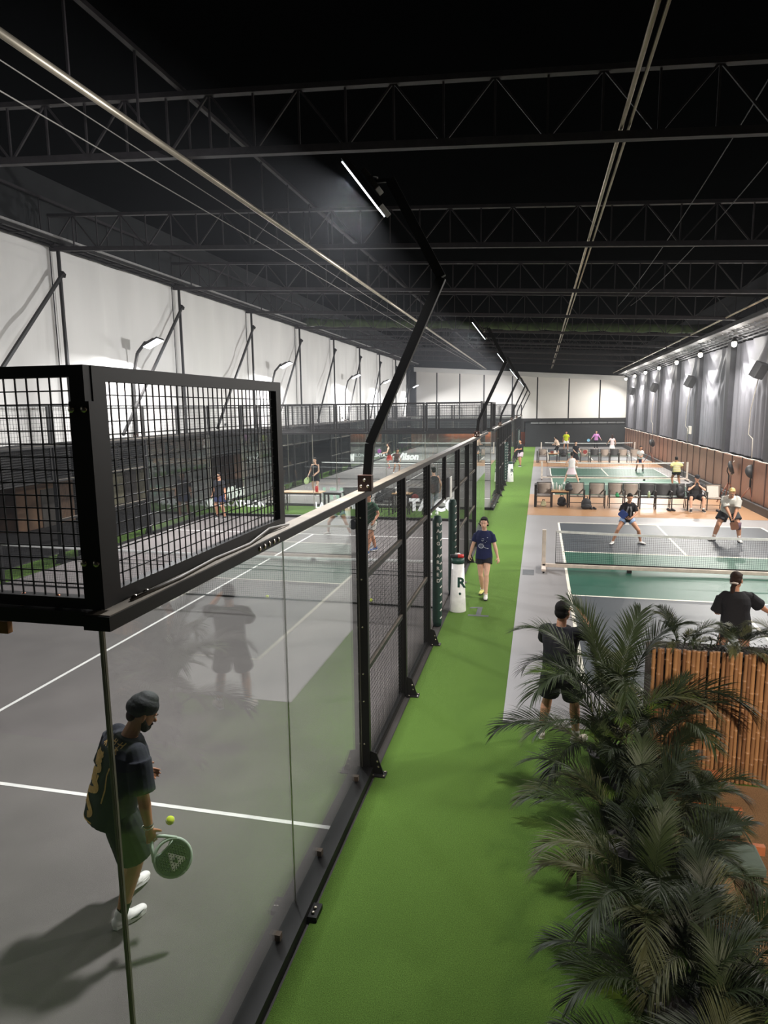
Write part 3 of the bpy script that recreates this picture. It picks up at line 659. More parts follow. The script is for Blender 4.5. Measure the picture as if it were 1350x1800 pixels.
# ================================================================== PICKLEBALL COURTS
def pk_court(x0, yn, allgreen, nm):
    t = empty('pickleball_court', (x0+3.05, yn, 0.0045), kind='structure')
    W, Lh, K = 3.05, 6.705, 2.13
    def rect(nm_, a, b, c, d, m, z=0.0): return MB().box((a, b, z), (c, d, z+0.002)).build(nm_, m, t)
    for s in (-1, 1):
        lo, hi = (K, Lh) if s > 0 else (-Lh, -K)
        rect('service_area', -W, lo, W, hi, PGREEN if allgreen else SLATE)
    rect('kitchen', -W, -K, W, K, mat('pale_green', (84, 128, 112), 0.32, 0, 0.1, 0.8, 0.05, 200, 0.55) if allgreen else PGREEN)
    l = 0.03
    for a in ((-W-l, -Lh, -W+l, Lh), (W-l, -Lh, W+l, Lh), (-W, -Lh-l, W, -Lh+l), (-W, Lh-l, W, Lh+l), (-W, -K-l, W, -K+l), (-W, K-l, W, K+l), (-l, -Lh, l, -K), (-l, K, l, Lh)):
        rect('court_line', *a, LINEW, 0.001)
PW = mat('net_frame_white', (214, 200, 188), 0.45)
def pk_net(x0, yn, nm, near):
    t = empty('pickleball_net', (x0, yn, 0.006), label='portable pickleball net with a white wheeled base frame on the %s' % nm, cat='net', group='pickleball nets')
    a, b = -0.25, 6.45
    MB().box((-0.55, -0.045, 0.07), (6.65, 0.045, 0.15)).build('base_beam', PW, t, bevel=0.008)
    for x in (-0.52, 6.62):
        MB().box((x-0.045, -0.045, 0.0 if False else 0.07), (x+0.045, 0.045, 0.96)).build('upright', PW, t, bevel=0.006)
        MB().box((x-0.05, -0.42, 0.05), (x+0.05, 0.42, 0.11)).build('foot', PW, t, bevel=0.008)
        for y in (-0.36, 0.36): MB().tube([(x-0.02, y, 0.028), (x+0.02, y, 0.028)], 0.028, 10).build('wheel', BLACK, t)
    for x in (1.4, 4.6): MB().box((x-0.05, -0.05, 0), (x+0.05, 0.05, 0.07)).build('support_foot', BLACK, t)
    def zt(x): return 0.92-0.05*(1-((x-3.1)/3.35)**2)
    m = MB()
    for i in range(24):
        xa, xb = a+(b-a)*i/24, a+(b-a)*(i+1)/24; m.bar((xa, 0, zt(xa)), (xb, 0, zt(xb)), 0.012, 0.055)
    m.build('net_tape', NETW, t)
    g = MB(); n = 150 if near else 90
    for i in range(n+1): x = a+(b-a)*i/n; g.bar((x, 0, 0.17), (x, 0, zt(x)), 0.003, 0.003, (1,0,0))
    for j in range(18 if near else 12):
        z = 0.18+j*(0.74/(18 if near else 12)); g.bar((a, 0, z*0.985), (b, 0, z*0.985), 0.003, 0.003)
    g.build('netting', NETM, t)
    m = MB(); m.bar((a, 0, 0.17), (b, 0, 0.17), 0.01, 0.03)
    for x in (a, b): m.bar((x, 0, 0.17), (x, 0, zt(x)), 0.012, 0.05, (0,1,0))
    m.build('edge_binding', BLACK, t)
PX = 2.425
for yn, ag, nm in ((13.54, False, 'nearest pickleball court'), (33.9, True, 'middle pickleball court'), (53.4, False, 'farthest pickleball court')):
    pk_court(PX, yn, ag, nm); pk_net(PX, yn, nm, yn < 20)
# ------------------------------------------------------------------ chairs
MESHF = mat('taupe_sling_fabric', (150, 136, 124), 0.7, 0, 0.08, 40, 0.1, 200); MESHD = mat('dark_sling_fabric', (62, 60, 60), 0.7, 0, 0.08, 40); ALU = mat('dark_chair_frame', (42, 36, 34), 0.4, 0.3)
def make_chair(fab, label, group):
    t = empty('armchair', (0, 0, 0), label=label, cat='chair', group=group)
    m = MB(); vs = []
    for i in range(9):
        k = i/8; y = 0.20+0.12*k; z = 0.46+0.42*k
        for x in (-0.25, 0.25): vs.append((x, y+0.012*math.sin(k*PI), z))
    fs = [(2*i, 2*i+1, 2*i+3, 2*i+2) for i in range(8)]; m.add(vs, fs, True); b = m.build('backrest', fab, t)
    so = b.modifiers.new('s', 'SOLIDIFY'); so.thickness = 0.008
    m = MB(); m.box((-0.25, -0.24, 0.415), (0.25, 0.21, 0.43)); m.build('seat', fab, t)
    for x in (-0.27, 0.27):
        MB().bar((x, -0.24, 0), (x, -0.22, 0.64), 0.028, 0.035, (1,0,0)).build('leg', ALU, t)
        MB().tube([(x, 0.30, 0.0), (x, 0.22, 0.42), (x, 0.33, 0.90)], 0.016, 6).build('leg', ALU, t)
        MB().bar((x, -0.25, 0.65), (x, 0.27, 0.66), 0.045, 0.022).build('armrest', ALU, t)
    m = MB(); m.bar((-0.27, 0.325, 0.895), (0.27, 0.325, 0.895), 0.025).bar((-0.27, -0.24, 0.42), (0.27, -0.24, 0.42), 0.028).bar((-0.27, 0.22, 0.42), (0.27, 0.22, 0.42), 0.025).bar((-0.27, 0.28, 0.12), (0.27, 0.28, 0.12), 0.02)
    for x in (-0.27, 0.27): m.bar((x, -0.24, 0.42), (x, 0.22, 0.42), 0.028)
    m.build('frame', ALU, t)
    return t
G1, G2 = 'taupe sling armchairs in the first row', 'armchairs in the second row behind the middle court'
row1 = [(1.95, 0, MESHF, 'taupe sling armchair at the left end of the front row by the green walkway'),
        (3.18, 1, MESHF, 'taupe sling armchair just right of the wooden table in the front row'),
        (3.92, 0, MESHF, 'taupe sling armchair in the front row, second right of the wooden table'),
        (4.62, 1, MESHF, 'taupe sling armchair with a green pouch on it in the front row'),
        (5.16, 0, MESHF, 'taupe sling armchair behind the crouching player in the front row'),
        (5.72, 1, MESHD, 'dark armchair with a green bottle standing on its seat in the front row'),
        (6.27, 0, MESHD, 'empty dark armchair left of the black backpack in the front row'),
        (6.80, 1, MESHD, 'armchair holding the black backpack in the front row'),
        (7.36, 0, MESHD, 'armchair the capped spectator sits on in the front row'),
        (8.02, 1, MESHF, 'taupe armchair with a white towel at the right end of the front row')]
cA = make_chair(MESHF, None, G1); cB = make_chair(MESHD, None, G1); used = {id(cA): 0, id(cB): 0}
def put_chair(src, x, y, rz, label, group):
    if not used[id(src)]:
        used[id(src)] = 1; src.location = (x, y, 0.009); src.rotation_euler = (0, 0, rz); tag(src, label, 'chair', group); return src
    return copy_tree(src, loc=(x, y, 0.009), rz=rz, label=label, group=group)
rnd = random.Random(3)
for x, q, fab, lb in row1: put_chair(cA if fab is MESHF else cB, x, 23.95+0.06*q, rnd.uniform(-0.06, 0.06), lb, G1)
row2 = [(2.0, MESHF, 'taupe armchair at the left end of the second row by the green walkway'), (3.36, MESHD, 'dark armchair with a bag right of the table in the second row'), (4.76, MESHF, 'taupe armchair in the second row behind the player holding a paddle'),
        (5.42, MESHD, 'dark armchair in the middle of the second row'), (6.08, MESHF, 'taupe armchair right of the dark one in the second row'), (6.68, MESHD, 'brown dark armchair in the second row, below the long haired player'),
        (7.25, MESHF, 'taupe armchair in the second row, second from its right end'), (8.0, MESHF, 'taupe armchair at the right end of the second row')]
for x, fab, lb in row2: put_chair(cA if fab is MESHF else cB, x, 45.0, rnd.uniform(-0.06, 0.06), lb, G2)
MB().box((1.60, 23.7, 0.0), (1.68, 24.3, 0.86)).build('side_board', BLACK, label='narrow black upright board beside the left end chair of the front row', cat='board')
MB().box((1.58, 44.7, 0.0), (1.66, 45.3, 0.80)).build('side_board', BLACK, label='narrow black upright board beside the left end chair of the second row', cat='board')
TW = mat('table_wood', (184, 142, 98), 0.5, 0, 0.12, 4, stretch=(1, 10, 1))
def make_table(loc, w_, d_, h, label, rz=0, group=None, nm='table', top=TW):
    t = empty(nm, loc, rz, label=label, cat='table', group=group)
    MB().box((-w_/2, -d_/2, h-0.03), (w_/2, d_/2, h)).build('tabletop', top, t, bevel=0.004)
    for x in (-w_/2+0.04, w_/2-0.04):
        for y in (-d_/2+0.04, d_/2-0.04): MB().bar((x, y, 0), (x, y, h-0.03), 0.05, 0.05, (1,0,0)).build('leg', ALU, t)
    m = MB()
    for y in (-d_/2+0.04, d_/2-0.04): m.bar((-w_/2+0.06, y, h-0.06), (w_/2-0.06, y, h-0.06), 0.03, 0.05)
    m.build('apron', ALU, t); return t
make_table((2.55, 24.0, 0.009), 0.66, 0.6, 0.62, 'small wooden topped table with bottles in the front chair row')
make_table((2.68, 45.0, 0.009), 0.6, 0.6, 0.62, 'small wooden topped table with boxes in the second chair row')
def bottle(loc, h, r, m, capm, label, group=None):
    t = empty('bottle', loc, label=label, cat='bottle', group=group)
    MB().lathe([(0.0,0),(r,0.004),(r,h*0.68),(r*0.45,h*0.84),(r*0.4,h*0.9),(0.0,h*0.9)], 14).build('body', m, t)
    MB().lathe([(0.0,h*0.9),(r*0.5,h*0.9),(r*0.5,h),(0.0,h)], 12).build('cap', capm, t)
    return t
CLB = mat('clear_bottle', (200, 206, 200), 0.2, 0, 0.05); GRB = mat('green_bottle', (70, 150, 90), 0.3); REDM = mat('red_plastic', (190, 38, 34), 0.35); WHT = mat('white_plastic', (226, 224, 220), 0.4)
for i, (x, y, h, m_, c_, lb) in enumerate([(2.30, 23.95, 0.30, CLB, WHT, 'clear water bottle, leftmost on the wooden table in the front row'), (2.42, 24.05, 0.30, CLB, WHT, 'clear water bottle, second from the left on the wooden table'), (2.53, 23.9, 0.26, WHT, GRB, 'white bottle with a green cap on the wooden table'), (2.62, 24.05, 0.27, CLB, GRB, 'clear bottle with a green cap on the wooden table'), (2.76, 24.08, 0.2, WHT, WHT, 'short white bottle beside the black bag on the wooden table')]):
    bottle((x, y, 0.629), h, 0.036, m_, c_, lb, 'bottles on the front table')
bottle((5.74, 23.8, 0.44), 0.24, 0.05, mat('pale_green_bottle', (168, 190, 150), 0.3), WHT, 'pale green bottle standing on a dark chair seat in the front row')
def bag(loc, s, m, label, rz=0, cat='bag', nm='backpack', seed=1):
    t = empty(nm, loc, rz, label=label, cat=cat)
    mb = MB(); mb.ell((0, 0, s*0.42), (s*0.40, s*0.26, s*0.44)); mb.ell((0, -0.04, s*0.2), (s*0.44, s*0.28, s*0.22)); me = remesh(mb, s*0.05, 3)
    link_mesh('body', me, m, t)
    MB().tube([(-s*0.15, s*0.18, s*0.75), (-s*0.12, s*0.22, s*0.98), (s*0.12, s*0.22, s*0.98), (s*0.15, s*0.18, s*0.75)], 0.014, 6).build('strap', BLACK, t)
    MB().ell((0, -s*0.27, s*0.26), (s*0.26, s*0.07, s*0.16)).build('pocket', m, t)
    return t
BAGB = mat('black_bag', (30, 30, 33), 0.7, 0, 0.2, 10); 
bag((2.86, 23.85, 0.63), 0.36, BAGB, 'black bag slumped on the right end of the wooden table in the front row', 0.4)
bag((2.64, 24.2, 0.009), 0.42, BAGB, 'small black backpack on the floor under the wooden table')
bag((3.50, 23.45, 0.009), 0.48, BAGB, 'black sports bag on the floor in front of the chair right of the wooden table', 0.2)
bag((6.80, 23.85, 0.44), 0.50, BAGB, 'large black backpack lying on a chair left of the seated spectator', 1.2)
bag((3.36, 44.9, 0.44), 0.44, BAGB, 'black bag on a dark chair in the second row')
bag((4.62, 23.8, 0.44), 0.18, mat('green_cloth', (34, 130, 78), 0.7), 'small green pouch on a taupe chair in the front row', 0.3, 'pouch', 'pouch')
bag((1.95, 23.9, 0.02), 0.26, mat('yellow_white_bag', (196, 190, 150), 0.6), 'small pale yellow bag under the left end chair of the front row', 0, 'bag', 'bag')
t = MB().box((-0.2, 0, 0), (0.2, 0.03, 0.42)).build('towel', mat('white_towel', (216, 210, 200), 0.9, 0, 0.06, 20, 0.4, 60), bevel=0.012, label='white towel hanging on the chair at the right end of the front row', cat='towel'); t.location = (8.0, 24.12, 0.44); t.rotation_euler = (-0.28, 0, 0)
SHOEW = mat('white_shoe', (232, 228, 224), 0.5, 0, 0.05, 12); SOLE = mat('dark_sole', (36, 34, 38), 0.6)
def shoe_mb(p, d, L, w_=0.045, h=0.085, toe_up=0.0):
    m = MB(); d = V(d).normalized(); p = V(p); m.cap(p-d*0.05+V((0,0,w_*0.9)), p+d*(L*0.62)+V((0,0,w_*0.62)), w_*0.95, w_*0.80, 0.9, d.cross(V((0,0,1))), 14)
    m.cap(p-d*0.045+V((0,0,h*0.55)), p+d*0.02+V((0,0,h*0.62)), w_*0.8, w_*0.75, 1.0, None, 12); return m
for x, y, lb in ((3.72, 23.5, 'pair of dark shoes on the floor beside the black sports bag'), (6.45, 23.5, 'pair of dark shoes on the floor under the chairs left of the seated spectator'), (8.1, 23.45, 'pair of dark shoes on the floor in front of the right end chair')):
    t = empty('shoes', (x, y, 0.01), label=lb, cat='shoes', group='loose dark shoes')
    for q in (-0.07, 0.07): shoe_mb((q, 0, 0), (0.3, -1, 0), 0.28).build('shoe', BAGB, t)
t = empty('cardboard_box', (2.60, 45.0, 0.63), label='pile of small boxes and cups on the table in the second row', cat='box')
MB().cbox((0.0,0,0.08), (0.2,0.15,0.16)).build('box', mat('red_brown_box', (120, 60, 50), 0.6), t); MB().cbox((0.2,0,0.1), (0.14,0.14,0.2)).build('box', WHT, t)
# ball tube bin by the first doorway ----------------------------------------
def ball_bin(x, y, label):
    t = empty('ball_bin', (x, y, 0), label=label, cat='bin', group='white ball bins')
    MB().lathe([(0.0,0),(0.155,0.0),(0.158,0.01),(0.115,0.93),(0.0,0.93)], 28).build('body', WHT, t)
    MB().lathe([(0.0,0.93),(0.122,0.93),(0.122,1.03),(0.0,1.03)], 28).build('rim', mat('dark_green_rim', (26, 66, 56), 0.5), t)
    tx = MB(); text_mb(tx, 'R', 0.26, Matrix.Translation((0.0, -0.142, 0.50)) @ Matrix.Rotation(PI/2, 4, 'X'), 0.003, bold=0.008); 
    text_mb(tx, '.', 0.26, Matrix.Translation((0.03, -0.150, 0.36)) @ Matrix.Rotation(PI/2, 4, 'X'), 0.003, bold=0.008); tx.build('letter_mark', mat('dark_green_rim', (26,66,56), 0.5), t)
    return t
ball_bin(0.30, 9.95, 'white tapered ball bin with a letter R beside the doorway of the nearest padel court')
ball_bin(0.33, 32.6, 'white ball bin beside the doorway of the second padel court')
t = empty('drink_can', (0.28, 9.92, 1.03), 0.2, label='red and black can lying on top of the nearest white bin', cat='can')
MB().tube([(-0.12,0,0.035),(0.02,0,0.035)], 0.034, 14).build('black_end', BAGB, t); MB().tube([(0.02,0,0.035),(0.13,0,0.035)], 0.036, 14).build('red_end', REDM, t)
t = MB().ell((0,0,0.04), (0.05,0.04,0.04)).build('crumpled_cup', WHT, label='crumpled white cup on top of the nearest white bin behind the can', cat='cup'); t.location = (0.30, 10.0, 1.03)
t = empty('door_sign', (0.0, 10.2, 2.15), label='grey box sign above the doorway of the nearest padel court', cat='sign')
MB().box((0.05, -0.08, 0.0), (0.12, 0.10, 0.36)).build('box', mat('sign_grey', (120, 118, 126), 0.5), t); MB().box((0.12, -0.10, -0.01), (0.135, 0.12, 0.38)).build('frame', WHT, t)
# floor digit on the green walkway
tx = MB(); tx.box((0.66, 9.72, 0.0), (0.75, 10.25, 0.003)); tx.add([(0.50,10.12,0.0025),(0.66,10.17,0.0025),(0.66,10.25,0.0025),(0.52,10.20,0.0025)],[(0,1,2,3)]); tx.box((0.52, 9.66, 0.0), (0.90, 9.74, 0.0032))
tx.build('floor_number', mat('grey_floor_paint', (92, 96, 96), 0.8), label='grey number 1 painted on the green walkway in front of the walking woman', cat='floor number')
t = MB().box((-0.13,-0.25,0), (0.13,0.25,0.004)).build('floor_plate', mat('plate_grey', (84, 86, 88), 0.6), label='small dark square plate on the grey floor left of the nearest pickleball net', cat='plate'); t.location = (1.56, 13.2, 0.004)
# padel tables between the courts
make_table((-6.9, 21.4, 0), 1.6, 0.6, 0.76, 'black legged table with a wooden top behind the far glass of the nearest padel court', top=TW)
make_table((-5.7, 21.45, 0), 0.7, 0.6, 0.76, 'black table with a dark top right of the wooden one between the padel courts', top=ALU)
bottle((-6.35, 21.35, 0.76), 0.26, 0.055, REDM, WHT, 'red insulated bottle on the table between the padel courts')
G3 = 'dark armchairs between the padel courts'
put_chair(cB, -5.0, 21.3, 0.3, 'dark armchair right of the tables between the padel courts', G3)
put_chair(cA, -8.0, 21.4, 0.1, 'taupe armchair left of the wooden table between the padel courts', G3)
put_chair(cB, -3.7, 21.2, -0.2, 'dark armchair by the black tripod bag between the padel courts', G3)
put_chair(cB, -2.6, 21.4, 0.1, 'dark armchair with a red jacket between the padel courts', G3)
make_table((-3.1, 21.5, 0), 0.7, 0.6, 0.76, 'small table among the dark armchairs between the padel courts', top=TW)
bag((-2.6, 21.3, 0.44), 0.36, mat('dark_red_cloth', (120, 34, 34), 0.7), 'dark red jacket bundled on an armchair between the padel courts', 0, 'jacket', 'jacket')
bag((-3.9, 21.2, 0.44), 0.42, BAGB, 'black bag on an armchair between the padel courts')
# balls
YEL = mat('tennis_ball', (206, 222, 60), 0.8, 0, 0.1, 60, 0.4, 300)
def ball(loc, label):
    t = MB().ell((0,0,0), (0.033,0.033,0.033), n=20, m=14).build('ball', YEL, label=label, cat='ball'); t.location = loc
    MB().tube([(0.0334*math.cos(a)*math.cos(0.5*math.sin(2*a)), 0.0334*math.sin(a)*math.cos(0.5*math.sin(2*a)), 0.0334*math.sin(0.5*math.sin(2*a))) for a in [2*PI*i/40 for i in range(41)]], 0.0012, 4).build('seam', WHT, t)
ball((-3.62, 10.06, 0.036), 'yellow ball on the padel floor by the net, seen through the near glass')
ball((-1.46, 10.2, 0.036), 'yellow ball on the padel floor by the net, seen just right of the thick post')
# tripod fans on the right ---------------------------------------------------
def tripod(x, y, rz, label):
    t = empty('tripod_lamp', (x, y, 0.009), rz, label=label, cat='tripod', group='tripods along the right fence')
    LG = mat('tripod_wood', (126, 70, 44), 0.5)
    for a in (0.3, 2.4, 4.5): MB().tube([(0,0,0.78), (0.48*math.cos(a), 0.48*math.sin(a), 0.0)], 0.02, 8).build('leg', LG, t)
    MB().tube([(0,0,0.7), (0,0,1.05)], 0.03, 10).build('column', BLACK, t)
    MB().lathe([(0.0,-0.07),(0.18,-0.06),(0.26,0.0),(0.26,0.05),(0.0,0.07)], 26).build('head', mat('black_head', (34,34,36), 0.5), t).matrix_local = Matrix.Translation((0, -0.05, 1.35)) @ Matrix.Rotation(PI/2-0.3, 4, 'X')
    MB().tube([(0,0,1.05), (0.05,0.08,1.2), (0.0,0.06,1.35)], 0.02, 8).build('arm', BLACK, t)
    MB().tube([(0.0,0.0,1.5), (0.02,-0.1,1.48), (0.28,-0.05,1.35)], 0.014, 8).build('handle', STEEL, t)
    for q in ((0.05,-0.14,1.58), (0.03,-0.1,1.08)): MB().ell(q, (0.035,0.03,0.04), n=10, m=8).build('knob', STEEL, t)
tripod(9.35, 24.6, 0.3, 'black round headed tripod near the right edge, standing closest to the viewer')
tripod(9.05, 26.3, 1.2, 'black round headed tripod behind the one at the right edge')
tripod(8.9, 44.6, 0.8, 'black round headed tripod at the right end of the second chair row')

# ================================================================== BAMBOO, PLANTERS, PALMS
BAM = [mat('bamboo_%s' % n, c, 0.42, 0, 0.22, 2.2, 0.1, 20, stretch=(1, 1, 0.35)) for n, c in (('amber', (160, 118, 78)), ('tan', (142, 104, 70)), ('brown', (124, 88, 60)))]
scn = empty('bamboo_screen', (2.93, 4.62, 0), label='amber bamboo pole screen behind the palms at the right edge', cat='screen')
rnd = random.Random(11); protos = []
for v in range(5):
    prof = []; z = 0.0; r = 0.0215
    while z < 1.38:
        nz = min(1.38, z+rnd.uniform(0.22, 0.34)); prof += [(r*1.10, z), (r*1.0, z+0.012), (r*0.97, (z+nz)/2), (r*1.0, nz-0.012), (r*1.10, nz)]; z = nz
    protos.append(MB().lathe([(0.0, 0)]+prof+[(0.0, 1.38)], 12).mesh('pole'))
for i in range(76):
    me = protos[i % 5]; o = bpy.data.objects.new('bamboo_pole', me if len(me.materials) else me); 
    if not me.materials: me.materials.append(BAM[(i % 5) % 3])
    COL.objects.link(o); o.parent = scn; o.location = (i*0.0405, rnd.uniform(-0.006, 0.006), -0.0 + rnd.uniform(-0.005, 0.01)); o.rotation_euler = (rnd.uniform(-0.006, 0.006), rnd.uniform(-0.008, 0.008), rnd.uniform(0, 6)); o.scale = (rnd.uniform(0.78, 1.05),)*2+(1,)
for z in (0.25, 1.2): MB().box((-0.02, 0.025, z), (3.5, 0.06, z+0.05)).build('batten', BAM[2], scn)
MB().box((2.93, 4.70, 0), (6.0, 5.15, 1.26)).build('planter_trough', mat('planter_brown', (66, 50, 40), 0.8), label='brown planter trough behind the bamboo screen', cat='planter')
MB().box((2.97, 4.74, 1.25), (5.95, 5.11, 1.29)).build('planting_soil', mat('dark_soil', (36, 28, 22), 0.95, 0, 0.4, 30, 0.8, 60), label='dark soil filling the trough behind the bamboo screen', cat='soil', kind='stuff')
MB().box((2.9, 2.0, 0.0), (6.4, 4.56, 0.012)).build('coir_mat', mat('sandy_coir', (150, 118, 84), 0.95, 0, 0.3, 90, 0.6, 200), label='sandy brown coir matting in front of the bamboo screen', cat='mat')
SEAT = mat('sage_cushion', (84, 100, 90), 0.7, 0, 0.08, 20); ORW = mat('orange_timber', (176, 104, 66), 0.5, 0, 0.15, 3, stretch=(1, 10, 1))
for x, y, z, lb in ((3.22, 4.10, 0.30, 'sage green slab with an orange timber edge at the foot of the bamboo'), (3.24, 3.42, 0.34, 'sage green slab with an orange timber edge, middle one among the palms'), (3.26, 2.88, 0.36, 'sage green slab among the palms at the right edge, nearest one')):
    t = empty('bench', (x, y, 0.012), label=lb, cat='bench', group='sage benches by the bamboo')
    MB().box((-0.36, -0.15, z-0.08), (0.22, 0.15, z)).build('cushion', SEAT, t, bevel=0.015)
    MB().box((-0.38, 0.155, z-0.10), (0.30, 0.20, z-0.02)).build('timber_edge', ORW, t, bevel=0.004)
    for px in (-0.33, 0.18): MB().box((px-0.03, -0.12, 0), (px+0.03, 0.12, z-0.08)).build('leg', ALU, t)
# palm fronds
LEAF = [mat('palm_leaf_%s' % n, c, 0.5, 0, 0.25, 3, 0.0, 10, 0.3, transl=0.12) for n, c in (('dark', (32, 42, 22)), ('mid', (46, 58, 30)), ('pale', (82, 86, 56)), ('lime', (84, 108, 38)))]
CANE = mat('palm_cane', (104, 108, 56), 0.5, 0, 0.3, 6)
def frond_mesh(L, elev, droop, nl, ll, seed, wid=0.011):
    rnd = random.Random(seed); m = MB(); P = []; p = V((0,0,0)); n = 22; th = elev; sw = rnd.uniform(-0.25, 0.25)
    for i in range(n+1):
        P.append(p.copy()); th -= droop/n*(0.3+1.7*i/n); a = sw*i/n
        p = p + V((math.cos(th)*math.cos(a), math.cos(th)*math.sin(a), math.sin(th)))*(L/n)
    m.tube(P, [0.009*(1-0.85*i/n) for i in range(n+1)], 5)
    for s in (-1, 1):
        for k in range(nl):
            t = 0.22+0.78*(k+0.5*rnd.random())/nl; f = t*n; i = min(int(f), n-1); c = P[i].lerp(P[i+1], f-i); T = (P[i+1]-P[i]).normalized()
            S = T.cross(V((0,0,1))); S = (S.normalized() if S.length > 0.1 else V((0,1,0)))*s; U = S.cross(T)*s; U = U if U.z > 0 else -U
            le = ll*(0.55+0.75*math.sin(PI*min(1, (t-0.12)/0.95)))*rnd.uniform(0.85, 1.1)
            ang = 0.95-0.55*t+rnd.uniform(-0.06, 0.06); lift = 0.42+rnd.uniform(-0.15, 0.12)
            d = (T*math.cos(ang)+S*math.sin(ang)*math.cos(lift)+U*math.sin(ang)*math.sin(lift)).normalized()
            wv = d.cross(U).normalized(); wd = wid*rnd.uniform(0.8, 1.2); q = c.copy(); vs = []; dd = d.copy(); G = rnd.uniform(0.25, 0.6)
            for j, ww in enumerate((0.35, 1.0, 0.9, 0.55, 0.03)):
                vs += [q-wv*wd*ww, q+U*0.0-V((0,0,wd*ww*0.35)), q+wv*wd*ww]
                dd = (dd+V((0,0,-G*0.42))*(0.3+0.35*j)).normalized(); q = q+dd*(le/4)
            fs = []
            for j in range(4):
                for h in (0, 1): fs.append((j*3+h, j*3+h+1, j*3+h+4, j*3+h+3))
            m.add(vs, fs, True)
    return m.mesh('frond')
FR = []
for i, (L, e, d, ll, mi) in enumerate([(1.45, 1.35, 1.3, 0.34, 0), (1.55, 1.15, 1.5, 0.36, 1), (1.35, 0.95, 1.4, 0.33, 1), (1.25, 0.7, 1.3, 0.32, 0), (1.5, 1.25, 2.1, 0.36, 2), (1.15, 1.4, 0.8, 0.30, 1), (1.3, 0.45, 1.0, 0.32, 2), (1.0, 1.1, 1.2, 0.28, 3), (1.5, 1.05, 1.8, 0.35, 0), (1.2, 0.85, 1.7, 0.31, 2)]):
    me = frond_mesh(L, e, d, 54, ll, 100+i, 0.0078); me.materials.append(LEAF[mi]); FR.append(me)
def palm(x, y, h, n, seed, label, z0=0.0, sc_=1.0, pot=True, spread=0.10, bias=None):
    rnd = random.Random(seed)
    t = empty('areca_palm', (x, y, z0), label=label, cat='palm', group='areca palms at the right')
    if pot: MB().lathe([(0.0,0),(0.15,0),(0.20,0.34),(0.215,0.36),(0.19,0.36),(0.18,0.32),(0.0,0.32)], 20).build('pot', mat('black_pot', (30, 28, 26), 0.5), t)
    for i in range(n):
        a = 2*PI*(i*0.618+rnd.random()*0.15); hh = h*rnd.uniform(0.35, 1.0); bx, by = spread*math.cos(a), spread*math.sin(a)
        if hh > 0.35 and i % 2 == 0: MB().tube([(bx, by, 0.3 if pot else 0), (bx*1.5, by*1.5, hh*0.6), (bx*2.0, by*2.0, hh)], [0.012, 0.010, 0.007], 6).build('cane', CANE, t)
        k = rnd.choice([0,1,4,5,8,1]) if hh > 0.6*h else rnd.choice([2,3,6,9,4,7])
        o = bpy.data.objects.new('frond', FR[k]); COL.objects.link(o); o.parent = t; f = 2.0 if (hh > 0.35 and i % 2 == 0) else 1.2
        o.location = (bx*f, by*f, hh); o.rotation_euler = (rnd.uniform(-0.12, 0.12), rnd.uniform(-0.15, 0.12), a+rnd.uniform(-0.4, 0.4)); o.scale = (sc_*rnd.uniform(0.8, 1.08),)*3
    return t
PALMS = [(2.50, 4.32, 1.05, 20, 0.84, 'tallest areca palm, in front of the standing person in black'),
         (2.86, 4.12, 0.80, 15, 0.62, 'areca palm at the left end of the bamboo screen'),
         (2.53, 3.65, 0.60, 17, 0.68, 'areca palm at the turf edge, just this side of the person in black'),
         (2.78, 3.35, 0.30, 11, 0.56, 'areca palm before the bamboo screen, left of the farther sage slab'),
         (2.53, 2.85, 0.45, 15, 0.64, 'areca palm at the turf edge, middle of the left palm row'),
         (2.78, 2.50, 0.28, 12, 0.54, 'areca palm left of the nearest sage slab'),
         (2.55, 2.10, 0.42, 15, 0.62, 'areca palm at the turf edge, third from the bottom'),
         (2.95, 1.80, 0.32, 12, 0.54, 'areca palm below the sage slabs near the right edge'),
         (2.59, 1.40, 0.38, 15, 0.60, 'areca palm at the turf edge, second from the bottom'),
         (2.95, 1.10, 0.34, 12, 0.54, 'areca palm in the bottom right corner'),
         (2.57, 0.75, 0.30, 11, 0.56, 'areca palm at the bottom edge of the picture')]
for i, (x, y, h, n, q, lb) in enumerate(PALMS): palm(x, y, h, n, 40+i, lb, sc_=q)
for i, (x, lb) in enumerate(((3.25, 'small palm on the planter trough above the bamboo, left one'), (3.75, 'small palm on the planter trough above the bamboo, middle one'), (4.25, 'small palm on the planter trough above the bamboo, right one'))):
    palm(x, 4.92, 0.05, 12, 80+i, lb, 1.29, 0.34, False, 0.05)
t = empty('hedge_plants', (2.9, 4.86, 1.29), label='low dark leafy plants filling the trough above the bamboo', cat='plant', kind='stuff')
m = MB(); rnd = random.Random(5)
for i in range(900):
    x = rnd.uniform(0.0, 2.6); y = rnd.uniform(-0.12, 0.2); z = rnd.uniform(0, 0.10); a = rnd.uniform(0, 6.28); d = V((math.cos(a), math.sin(a), rnd.uniform(0, 0.9)))*rnd.uniform(0.03, 0.07); s = d.cross(V((0,0,1))).normalized()*0.008; p = V((x, y, z))
    m.add([p, p+d*0.5+s, p+d, p+d*0.5-s], [(0,1,2,3)])
m.build('foliage', LEAF[0], t)

